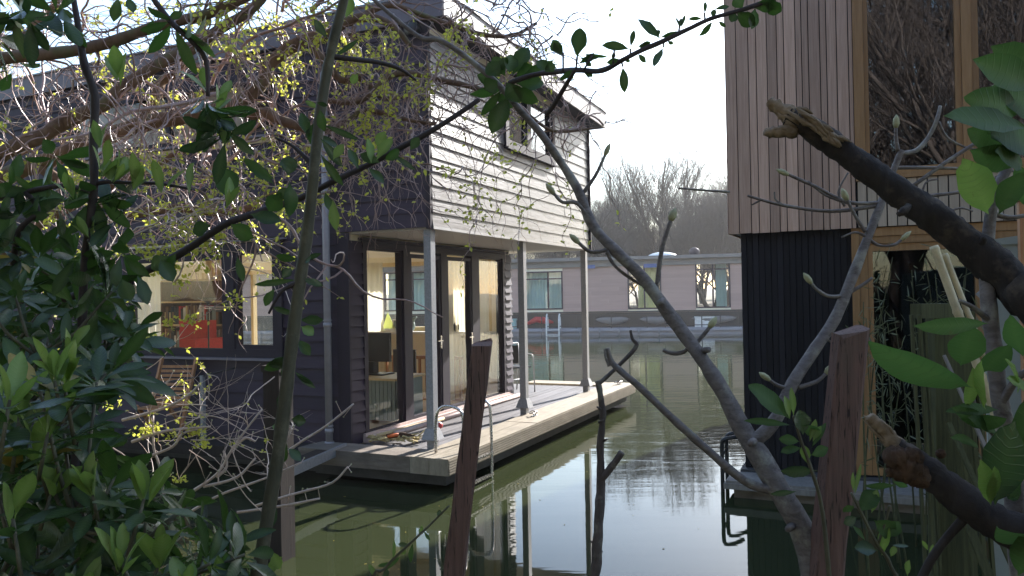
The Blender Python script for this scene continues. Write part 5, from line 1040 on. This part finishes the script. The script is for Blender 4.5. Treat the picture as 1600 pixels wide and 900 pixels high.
def splinters(mb, c, d, n, L, spread, r):
    d = V(d).normalized(); a = d.orthogonal().normalized(); b = d.cross(a)
    for i in range(n):
        w = random.uniform(0, 6.28); q = math.sqrt(random.random())*spread; o = c+a*(cos(w)*q)+b*(sin(w)*q)
        l = L*random.uniform(.25, 1.0); e = d+rv(.16); rr = r*random.uniform(.5, 1.2)
        mb.tube([o-d*L*.5, o, o+e*l*.6+rv(.003), o+e*l], [rr, rr*1.1, rr*.7, rr*.12], 5, 0, .35)
def dead_wood():
    T = thing('broken_limb', 'thick dark broken tree limb slanting down at the upper right, its end snapped', 'limb', at(1700, 580, 1.1))
    m = MB(); limb(m, [(1236, 180, 1.3, 15), (1262, 194, 1.29, 17), (1300, 219, 1.28, 19), (1350, 256, 1.26, 20), (1400, 294, 1.24, 22), (1450, 333, 1.22, 24), (1500, 375, 1.2, 26), (1550, 419, 1.18, 28), (1600, 468, 1.15, 31), (1680, 545, 1.1, 36)]+to_ground((1680, 545, 1.1, 36), 1.0, -.1), 18, 0, .008, .07, 7); limb(m, [(1420, 322, 1.2, 5), (1412, 330, 1.19, 7), (1404, 335, 1.185, 4)], 7, 0, 0, .2); limb(m, [(1530, 386, 1.17, 7), (1536, 376, 1.165, 6), (1539, 371, 1.16, 3)], 7, 0, 0, .2); m.build('limb', M['deadbark'], T)
    m = MB(); c = at(1240, 184, 1.295); d = at(1206, 158, 1.31)-at(1262, 192, 1.29)
    limb(m, [(1206, 158, 1.31, 7), (1218, 166, 1.305, 11), (1236, 178, 1.3, 14), (1252, 188, 1.295, 14.5)], 11, 0, .008, .3, 5); limb(m, [(1199, 205, 1.3, 5), (1212, 205, 1.3, 8.5), (1232, 204, 1.295, 10), (1250, 204, 1.29, 8)], 9, 0, .008, .3, 4)
    splinters(m, c, d, 22, .030, .012, .0045)
    splinters(m, at(1236, 203, 1.295), at(1200, 206, 1.3)-at(1250, 204, 1.29), 8, .03, .006, .004)
    for k in range(26):                                    # torn strip of bare wood along the upper side
        x = random.uniform(1236, 1300); y = 160+(x-1236)*.66+random.uniform(0, 16); p = at(x, y, 1.262+random.uniform(-.004, .006)); q = at(x+random.uniform(14, 34), y+random.uniform(10, 26), 1.256); m.tube([p, p.lerp(q, .5)+rv(.002), q], [.002, .0045, .001], 5, 0, .3)
    m.build('splintered_end', M['rawwood'], T)
    T = thing('broken_limb', 'shorter dark broken limb low at the right with a pale splinter and brown burl', 'limb', at(1700, 900, 1.0))
    m = MB(); limb(m, [(1395, 694, 1.15, 17), (1430, 720, 1.14, 21), (1470, 752, 1.12, 24), (1510, 782, 1.1, 26), (1560, 815, 1.08, 28), (1640, 852, 1.05, 34), (1720, 890, 1, 40)]+to_ground((1720, 890, 1, 40), .7, -.1), 16, 0, .008, .08, 6); limb(m, [(1512, 805, 1.1, 8), (1480, 840, 1.1, 7), (1452, 880, 1.1, 7), (1430, 930, 1.1, 8)], 7); m.build('limb', M['deadbark'], T)
    m = MB(); c = at(1396, 692, 1.15); d = at(1352, 644, 1.16)-at(1400, 697, 1.15)
    limb(m, [(1356, 648, 1.158, 7.5), (1366, 659, 1.157, 9.5), (1380, 674, 1.155, 11.5), (1400, 696, 1.15, 14)], 10, 0, .006, .3, 5); splinters(m, c, d, 22, .055, .009, .0045); m.build('splintered_end', M['rawwood'], T)
    m = MB()
    for x, y, r in ((1400, 716, 20), (1416, 730, 25), (1432, 742, 20), (1405, 736, 16), (1424, 716, 18), (1392, 738, 8), (1442, 752, 12), (1470, 709, 8)): m.ball(at(x, y, 1.1), r*.9*1.1/F, 22, 0, (1, 1, 1), .2)
    m.build('burl', M['burl'], T)
    T = thing('dead_sapling', 'thin bare twig with a broken side branch standing up from the bottom centre', 'dead sapling', at(932, 960, 1.9))
    m = MB(); limb(m, to_ground((928, 960, 1.88, 10), -.05, .05)[::-1]+[(928, 960, 1.88, 8.2), (933, 880, 1.88, 8), (937, 800, 1.89, 7.8), (939, 745, 1.9, 7), (937, 700, 1.9, 5.6), (941, 650, 1.9, 5.2), (937, 615, 1.9, 5), (933, 596, 1.9, 4.6)], 8, 0, .004, .14)
    limb(m, [(938, 750, 1.9, 6.5), (955, 730, 1.89, 6), (972, 707, 1.88, 5.2)], 7, 0, 0, .08); limb(m, [(934, 600, 1.9, 4), (941, 595, 1.9, 3.4), (965, 573, 1.91, 3.4), (994, 542, 1.92, 3.6), (988, 530, 1.92, 2.6), (985, 516, 1.92, 2)], 6)
    for x, y in ((936, 660), (942, 690), (940, 640), (930, 850), (940, 862)): m.tube([at(x, y, 1.9), at(x+random.choice((-7, 7)), y-4, 1.88)], [.004, .002], 5)
    m.build('twig', M['twigbark'], T)
dead_wood()

def stake(label, tl, tr, bl, br, D, depth, chip=0):
    """square hardwood stake driven into the bank"""
    a, b, c, d = at(*tl, D), at(*tr, D), at(*bl, D), at(*br, D); tc, bc = (a+b)/2, (c+d)/2; w0, w1 = (b-a).length, (d-c).length
    ax = (tc-bc).normalized(); bc = run_down(tc, bc); sd = (b-a).normalized(); n = sd.cross(ax).normalized()
    T = thing('wooden_stake', label, 'stake', bc); m = MB()
    nseg = 18; vs = []
    for i in range(nseg+1):
        t = i/nseg; c0 = bc.lerp(tc, t); w = (w1+(w0-w1)*t)/2
        for (x, y) in ((-1, -.8), (-.82, -1), (.82, -1), (1, -.82), (1, .82), (.8, 1), (-.82, 1), (-1, .8)):
            top = (.007*x-.005*y+random.uniform(-.006, .003)) if i == nseg else 0
            vs.append(c0+sd*(x*w+random.uniform(-.0018, .0018))+n*(y*depth/2+random.uniform(-.0018, .0018))+ax*top)
    m.add(vs, [(i*8+j, i*8+(j+1) % 8, (i+1)*8+(j+1) % 8, (i+1)*8+j) for i in range(nseg) for j in range(8)]+[tuple(range(8))[::-1], tuple(range(nseg*8, nseg*8+8))])
    m.build('post', M['stake'], T)
stake('reddish brown wooden stake leaning in front of the swim ladder, left of the two stakes', (738, 534), (769, 537), (690, 915), (724, 915), 1.9, .045)
stake('thicker reddish brown stake before the black boards, right of the two stakes', (1306, 516), (1351, 516), (1266, 905), (1313, 905), 1.6, .05)

def fence():
    T = thing('lath_fence', 'mossy fence of thin upright laths beside the slatted house', 'fence', at(1450, 900, 2.4)); D = 2.6
    def lath(m, a, b, w, D, d=.012): m.bar(at(*a, D), run_down(at(*a, D), at(*b, D)), w*D/F, d, (fwd.x, fwd.y, 0))
    m = MB(); lath(m, (1484, 486), (1490, 980), 62, D+.05, .06); m.build('post', M['greenlath'], T)
    m = MB(); a, b = at(1431, 486, D-.02), at(1490, 485, D+.02); m.bar(a, b, .05, .048, (0, 0, 1)); m.build('top_rail', M['greenlath'], T)
    for p, q, w in (((1424, 492), (1452, 1000), 4), ((1436, 492), (1466, 1000), 5), ((1444, 505), (1476, 1000), 4), ((1500, 640), (1530, 1000), 5), ((1515, 600), (1548, 1000), 6), ((1530, 610), (1560, 1000), 5)):
        m = MB(); lath(m, p, q, w, D-.05); m.build('lath', M['greenlath'], T)
    T = thing('bamboo_canes', 'pair of dry bamboo canes leaning above the lath fence', 'canes', at(1560, 640, 2.0))
    for p, q, w in (((1461, 390), (1552, 640), 6.5), ((1478, 402), (1560, 610), 4.5)):
        m = MB(); a, b = at(*p, 2.1), at(*q, 2.0); b = run_down(a, b); n = 14; pts, rr = [], []
        for i in range(n+1): c = a.lerp(b, i/n); pts += [c-(b-a)*.004, c, c+(b-a)*.004]; r = w*2.05/F; rr += [r, r*1.18, r]
        m.tube(pts, rr, 9); m.build('cane', M['bamboo'], T)
    m = MB(); m.tube([at(1530, 455, 2.0), at(1545, 470, 1.99), at(1540, 480, 2.0)], .012, 6); tag(m.build('cable_tie', M['galv'], loc=at(1538, 468, 2.0)), 'silvery tie wrapped round the leaning bamboo canes', 'tie')
    for (p, q, w, D, lab) in (((1505, 800), (1590, 1010), 34, 2.2, 'mossy diagonal plank leaning at the bottom right corner'), ((1482, 660), (1545, 800), 20, 2.3, 'pale green leaning plank with a pointed top behind the low broken limb'), ((1475, 555), (1540, 700), 12, 2.3, 'narrow grey plank leaning under the big leaf at the right')):
        m = MB(); a, b = at(*p, D), at(*q, D-.1); b = run_down(a, b); m.bar(b, a, w*D/F, .02, tuple(fwd), 0, .35); tag(m.build('plank', M['greenlath' if w > 12 else 'greywood'], loc=b), lab, 'plank')
    m = MB(); m.box((-.6, -.02, -2.6), (.6, .02, .0)); m.prism([(-.6, -.028, .0), (.6, -.028, .0), (.6, -.028, .17), (-.6, -.028, .02)], (0, .05, 0)); o = m.build('privacy_panel', M['panel']); c = at(1556, 383, 3.4); o.location = c+V((.55, 0, 0)); tag(o, 'pale grey green panel with a sloping cap at the right edge', 'panel')
    m = MB(); p = at(1597, 360, 3.2); m.box((p.x-.012, p.y-.03, -1), (p.x+.05, p.y+.03, p.z+.12)); m.box((p.x-.02, p.y-.04, p.z+.12), (p.x+.058, p.y+.04, p.z+.13)); tag(m.build('panel_post', M['redwood'], loc=(p.x, p.y, -1)), 'red brown post against the pale panel at the right edge', 'post')
    # bamboo in front of the glass door
    T = thing('bamboo_plant', 'fine leaved dark bamboo in front of the glass door', 'bamboo', V((4.8, .0, -.3))); st, fo = MB(), MB()
    for k in range(26):
        x, y = random.uniform(1345, 1530), random.uniform(385, 620); D = random.uniform(5.2, 7.2); t = at(x, y, D); b = V((t.x+random.uniform(-.3, .3), t.y+random.uniform(-.2, .2), -.4)); q = smooth([(b, .008), (b.lerp(t, .6)+rv(.06), .006), (t, .003)], 5); st.tube([a for a, _ in q], [r for _, r in q], 5)
        for _ in range(24):
            c = q[random.randrange(4, len(q))][0]+rv(.12); d = (rv(1)-Z*.45).normalized()*random.uniform(.07, .14); fo.leaf(c, c+d, rv(), random.uniform(.008, .013), 0, .1, .2, st=((.25, .9), (.6, .8), (1, .05)))
    st.build('stem', M['greenlath'], T); fo.build('foliage', M['bambooleaf'], T)
fence()

# ------------------------------------------------------------------ corkscrew willow and budding shrubs
def curly(mb, p, d, L, r, grav, wig, step=.03, n=4, kids=0, lf=None, lfp=.0, lsz=.018, lm=0, mat=0, rs=random, clump=3):
    q = V(p); d = V(d).normalized(); k = max(3, int(L/step)); pts = [q.copy()]; ph = rs.uniform(0, 6.28); a = d.orthogonal().normalized(); b = d.cross(a); fr = rs.uniform(.6, 1.1)
    for i in range(k):
        w = ph+i*fr; d = (d+a*(cos(w)*wig)+b*(sin(w)*wig)+V((rs.gauss(0, .09), rs.gauss(0, .09), rs.gauss(0, .09)-grav*.06))).normalized(); q = q+d*step; pts.append(q.copy())
    mb.tube(pts, [r*(1-.75*i/k) for i in range(k+1)], n, mat, 0, False)
    for i in range(kids):
        j = rs.randrange(1, k); dd = (pts[min(j+1, k)]-pts[j]).normalized()+V((rs.gauss(0, .7), rs.gauss(0, .7), rs.gauss(0, .6)))
        curly(mb, pts[j], dd, L*rs.uniform(.25, .6), max(r*.6, .0016), grav, wig, step, 3, 0, lf, lfp, lsz, lm, mat, rs, clump)
    if lf is not None:
        for i in range(k//3, k+1):
            if rs.random() < lfp*(4.6 if noise.noise(pts[i]*2.1) > .17 else .05):
                for _ in range(rs.randint(1, clump)):
                    c = pts[i]; e = (V((rs.gauss(0, 1), rs.gauss(0, 1), rs.gauss(0, .9)))).normalized()*lsz*1.25*rs.uniform(.6, 1.4); lf.leaf(c+e*.15, c+e, V((rs.gauss(0, 1), rs.gauss(0, 1), 1)), lsz*.7, lm, .15, .25, st=((.35, 1), (.75, .75), (1, .05)))
def willow():
    rs = random.Random(21)
    tb = at(-120, 700, 4.6); tb.z = bank_z(tb.x, tb.y)
    T = thing('corkscrew_willow', 'corkscrew willow with crooked brown limbs and curly budding twigs before the dark houseboat', 'tree', tb)
    lm, tw, lf = MB(), MB(), MB(); limbs = []
    def L(px, mat=0): q = limb(lm, px, 10, mat, .03, .07, 5); limbs.append(q); return q
    D = 4.0
    L([(-130, 640, 4.6, 40), (-100, 480, 4.5, 34), (-60, 330, 4.4, 26), (0, 280, 4.3, 15), (80, 250, 4.2, 13), (164, 218, 4.1, 13), (212, 198, 4.05, 13), (260, 186, 4, 12.5), (316, 173, 4, 12), (364, 169, 4, 11.5), (392, 152, 4, 11), (412, 132, 4, 10.5), (422, 108, 4, 10), (444, 80, 4, 10), (476, 60, 4, 9.5), (504, 58, 4, 9), (540, 34, 4, 8), (576, 28, 4, 7), (612, 42, 4, 5), (640, 70, 4, 4)])
    L([(378, 170, 4, 9), (395, 180, 4, 9), (415, 178, 3.98, 9), (437, 190, 3.97, 8.5), (468, 197, 3.96, 7.5), (495, 200, 3.95, 6), (530, 196, 3.95, 5), (560, 175, 3.95, 4.5), (590, 180, 3.9, 4), (630, 190, 3.9, 3.4), (680, 195, 3.9, 3)])
    L([(-90, 330, 3.6, 16), (0, 240, 3.5, 12), (60, 216, 3.5, 11.5), (110, 190, 3.5, 11), (160, 168, 3.5, 10.5), (200, 132, 3.5, 10), (252, 96, 3.5, 9.5), (300, 72, 3.5, 9), (340, 45, 3.5, 8), (380, 18, 3.5, 7.5), (410, -10, 3.5, 7)])
    L([(-80, 112, 2.9, 10), (0, 94, 2.9, 10), (60, 88, 2.9, 9.5), (130, 74, 2.9, 9), (180, 60, 2.9, 9), (240, 38, 2.9, 8.5), (300, 22, 2.9, 8), (370, 4, 2.9, 7.5), (420, -14, 2.9, 7)])
    L([(212, 198, 4.05, 8), (235, 160, 4.05, 7.5), (250, 125, 4.1, 7), (280, 110, 4.1, 6), (310, 60, 4.1, 5), (330, 20, 4.1, 4)])
    L([(60, 260, 4.2, 8), (130, 300, 4.2, 8), (200, 330, 4.1, 7.5), (280, 320, 4.1, 7), (340, 330, 4.1, 6), (400, 325, 4.1, 5)])
    L([(476, 60, 4, 6), (500, 90, 4, 6), (530, 120, 4.05, 5.5), (560, 118, 4.05, 5), (600, 150, 4.1, 4), (640, 150, 4.1, 3.4)])
    L([(540, 40, 4, 5), (600, 8, 4.0, 4.6), (650, 20, 4, 4.2), (700, 40, 4.0, 4), (740, 52, 4, 3.4), (800, 55, 4, 3), (840, 40, 4.0, 2.4)])
    L([(500, 150, 3.95, 4), (560, 160, 3.9, 4.4), (610, 120, 3.9, 4.6), (650, 118, 3.9, 5), (690, 128, 3.9, 4.6), (740, 138, 3.9, 4), (800, 160, 3.9, 3), (860, 200, 3.9, 2.4), (930, 200, 3.9, 1.8)])
    L([(0, 400, 4.3, 9), (90, 330, 4.25, 8), (180, 290, 4.2, 7), (270, 245, 4.2, 5), (330, 225, 4.2, 4)])
    L([(-40, 20, 4.4, 10), (20, 70, 4.4, 9), (60, 30, 4.4, 7), (100, -10, 4.4, 6)], 0)
    for x0, x1, y0, y1, n in ((0, 420, 20, 330, 17), (420, 660, 10, 140, 6), (640, 800, 0, 130, 5)):
        for _ in range(n):
            p = at(rs.uniform(x0, x1), rs.uniform(y0, y1), rs.uniform(3.6, 4.4)); curly(tw, p, V((rs.gauss(.5, .7) if x0 < 600 else rs.gauss(0, .5), rs.gauss(0, .4), rs.gauss(.1, .45))), rs.uniform(.8, 1.5)*(1 if x0 < 600 else .5), rs.uniform(.007, .012)*(1 if x0 < 600 else .6), .25, rs.uniform(.12, .26), .05, 7, rs.randint(3, 6), lf, .2, .022, 0, 0, rs, 4)
    # hanging curly twigs
    for q in limbs:
        n = int(len(q)*.6)
        for _ in range(n):
            i = rs.randrange(len(q)//4, len(q)); p, r = q[i]
            curly(tw, p, V((rs.gauss(0, .7), rs.gauss(0, .5), rs.uniform(-.6, .8))), rs.uniform(.35, .95), rs.uniform(.0026, .0055), rs.uniform(.3, 2.6), rs.uniform(.22, .42), .028, 4, rs.randint(2, 4), lf, .10, .020, 0, 0, rs)
    # the dense hanging curtain before the corner, the tangle over the sunlit wall and the tips above the roof
    for n, (x0, x1, y0, y1), gl, lp in ((36, (430, 640, 20, 170), 2.8, .6), (24, (640, 900, 0, 210), 1.4, .1), (20, (690, 880, -20, 60), .2, .2), (14, (560, 720, 190, 330), 1.8, .04), (12, (0, 400, 60, 330), 1.0, .5), (12, (0, 300, -10, 90), .6, .5), (10, (850, 950, 130, 205), .3, .24)):
        for _ in range(n):
            D = rs.uniform(3.6, 4.4); p = at(rs.uniform(x0, x1), rs.uniform(y0, y1), D)
            curly(tw, p, V((rs.gauss(.3, .7) if x0 < 800 else rs.gauss(0, .4), rs.gauss(0, .5), rs.uniform(-1, .5))), rs.uniform(.3, .75)*(1 if x0 < 600 else .75), rs.uniform(.0022, .004)*(1.5 if x0 > 600 else 1), gl, rs.uniform(.25, .45), .026, 4, rs.randint(2, 4), lf, lp, .021, 0, 0, rs, 4)
    lm.build('limb', M['willow'], T); tw.build('twigs', M['willowtwig'], T); lf.build('foliage', M['catkin'], T)
willow()
def shrubs():
    rs = random.Random(33)
    for (lab, base, boxes, sd) in (('leafing hazel thicket with pale twigs before the left part of the dark houseboat', (60, 760, 3.4), ((30, (-20, 330, 190, 440), .3), (12, (200, 400, 250, 420), .5)), 1),
                                   ('low bare shrub with sunlit whitish twigs and yellow green tufts below the left window', (250, 800, 3.9), ((14, (200, 420, 620, 740), .05), (6, (205, 330, 560, 640), .10), (2, (330, 520, 690, 790), .0)), 2)):
        b = at(*base); b.z = bank_z(b.x, b.y); T = thing('budding_shrub', lab, 'shrub', b); tw, lf = MB(), MB()
        for n, (x0, x1, y0, y1), lp in boxes:
            for _ in range(n):
                D = rs.uniform(2.9, 3.7) if sd == 1 else rs.uniform(3.6, 4.2); p = at(rs.uniform(x0, x1), rs.uniform(y0, y1), D)
                d = V((rs.gauss(.5, .6), rs.gauss(.1, .5), rs.gauss(.25, .35)))
                curly(tw, p-d.normalized()*.2, d, rs.uniform(.3, .8), rs.uniform(.002, .0042), -.3, .07, .04, 5, rs.randint(2, 5), lf, lp, .016, 0, 0, rs, 6)
        if sd == 2:
            for pts in ([(300, 770), (340, 740), (365, 700), (410, 640)], [(230, 715), (270, 700), (285, 680), (310, 672)], [(260, 780), (250, 730), (240, 700), (238, 650)], [(190, 655), (250, 640), (290, 620), (312, 600)], [(300, 800), (350, 770), (420, 745), (470, 722)], [(400, 790), (470, 770), (520, 755), (545, 730)], [(430, 720), (470, 690), (510, 665), (555, 630)], [(340, 745), (355, 728), (350, 705)], [(365, 700), (385, 685), (400, 690)], [(320, 760), (370, 745), (400, 715)], [(205, 690), (260, 675), (330, 668)], [(215, 610), (228, 625), (245, 610), (262, 595)], [(370, 800), (450, 790), (500, 780)], [(440, 700), (455, 672), (452, 668)]):
                q = limb(tw, [(x, y, 3.8, 2.5-1.1*i/3) for i, (x, y) in enumerate(pts)], 6, 0, .012)
                for i in range(2, len(q), 2):
                    p, r = q[i]; e = V((rs.gauss(0, .6), rs.gauss(0, .6), rs.gauss(.5, .5))).normalized()*rs.uniform(.03, .09); tw.tube([p, p+e], [.0022, .0014], 4); tw.ball(p+e, .0046, 6, 1)
        # yellow green flower tufts
        tufts = ((230, 398), (300, 392), (340, 372), (250, 425), (285, 440), (275, 415), (240, 530), (225, 535), (335, 400), (330, 385), (310, 420), (365, 470), (300, 500), (265, 505), (275, 388), (320, 375), (255, 400)) if sd == 1 else ((208, 600), (218, 598), (222, 607), (230, 673), (216, 674), (238, 671), (300, 675), (305, 672), (268, 680), (313, 690), (318, 694), (280, 750), (175, 628), (170, 618))
        for x, y in tufts:
            for _ in range(26):
                c = at(x+rs.gauss(0, 8), y+rs.gauss(0, 5), rs.uniform(3.78, 3.85) if sd == 2 else 3.2); e = V((rs.gauss(0, 1), rs.gauss(0, 1), rs.gauss(.2, 1))).normalized()*.02; lf.leaf(c, c+e, V((rs.gauss(0, 1), rs.gauss(0, 1), rs.gauss(0, 1))), .012, 0, .15, .25, st=((.35, 1), (.75, .75), (1, .05)))
        tw.build('twigs', [M['paletwig'], M['bud']], T); lf.build('foliage', M['catkin'], T)
shrubs()

# ------------------------------------------------------------------ morning haze over the canal
def haze():
    m = bpy.data.materials.new('haze_air'); m.use_nodes = True; N, L = m.node_tree.nodes, m.node_tree.links
    N.remove(N['Principled BSDF']); v = N.new('ShaderNodeVolumePrincipled'); v.inputs['Color'].default_value = (1, .97, .97, 1); v.inputs['Density'].default_value = .0008; v.inputs['Anisotropy'].default_value = .5
    L.new(v.outputs[0], N['Material Output'].inputs['Volume'])
    b = MB(); b.box((-260, -80, -3.5), (300, 420, 24)); o = b.build('haze', m); tag(o, kind='stuff')
haze()

def glint_leaves():  # leaf-shaped specks stand in for glints and floating bits on the water
    m = MB(); rs = random.Random(5)
    for _ in range(70):
        x = rs.uniform(440, 1150); y = rs.uniform(600, 895); p = onz(x, y, WL+.003)
        if p.x < .5 and p.y > -.6: continue
        e = V((rs.gauss(0, 1), rs.gauss(0, 1), 0)).normalized()*rs.uniform(.012, .03); m.leaf(p, p+e, Z, e.length*.5, 0, .05, .0, st=((.4, 1), (.8, .7), (1, .05)))
    tag(m.build('glint_leaves', M['agedleaf']), 'scattered small leaf shapes on the canal, put in for its glints and specks', 'leaves', None, 'stuff')
glint_leaves()
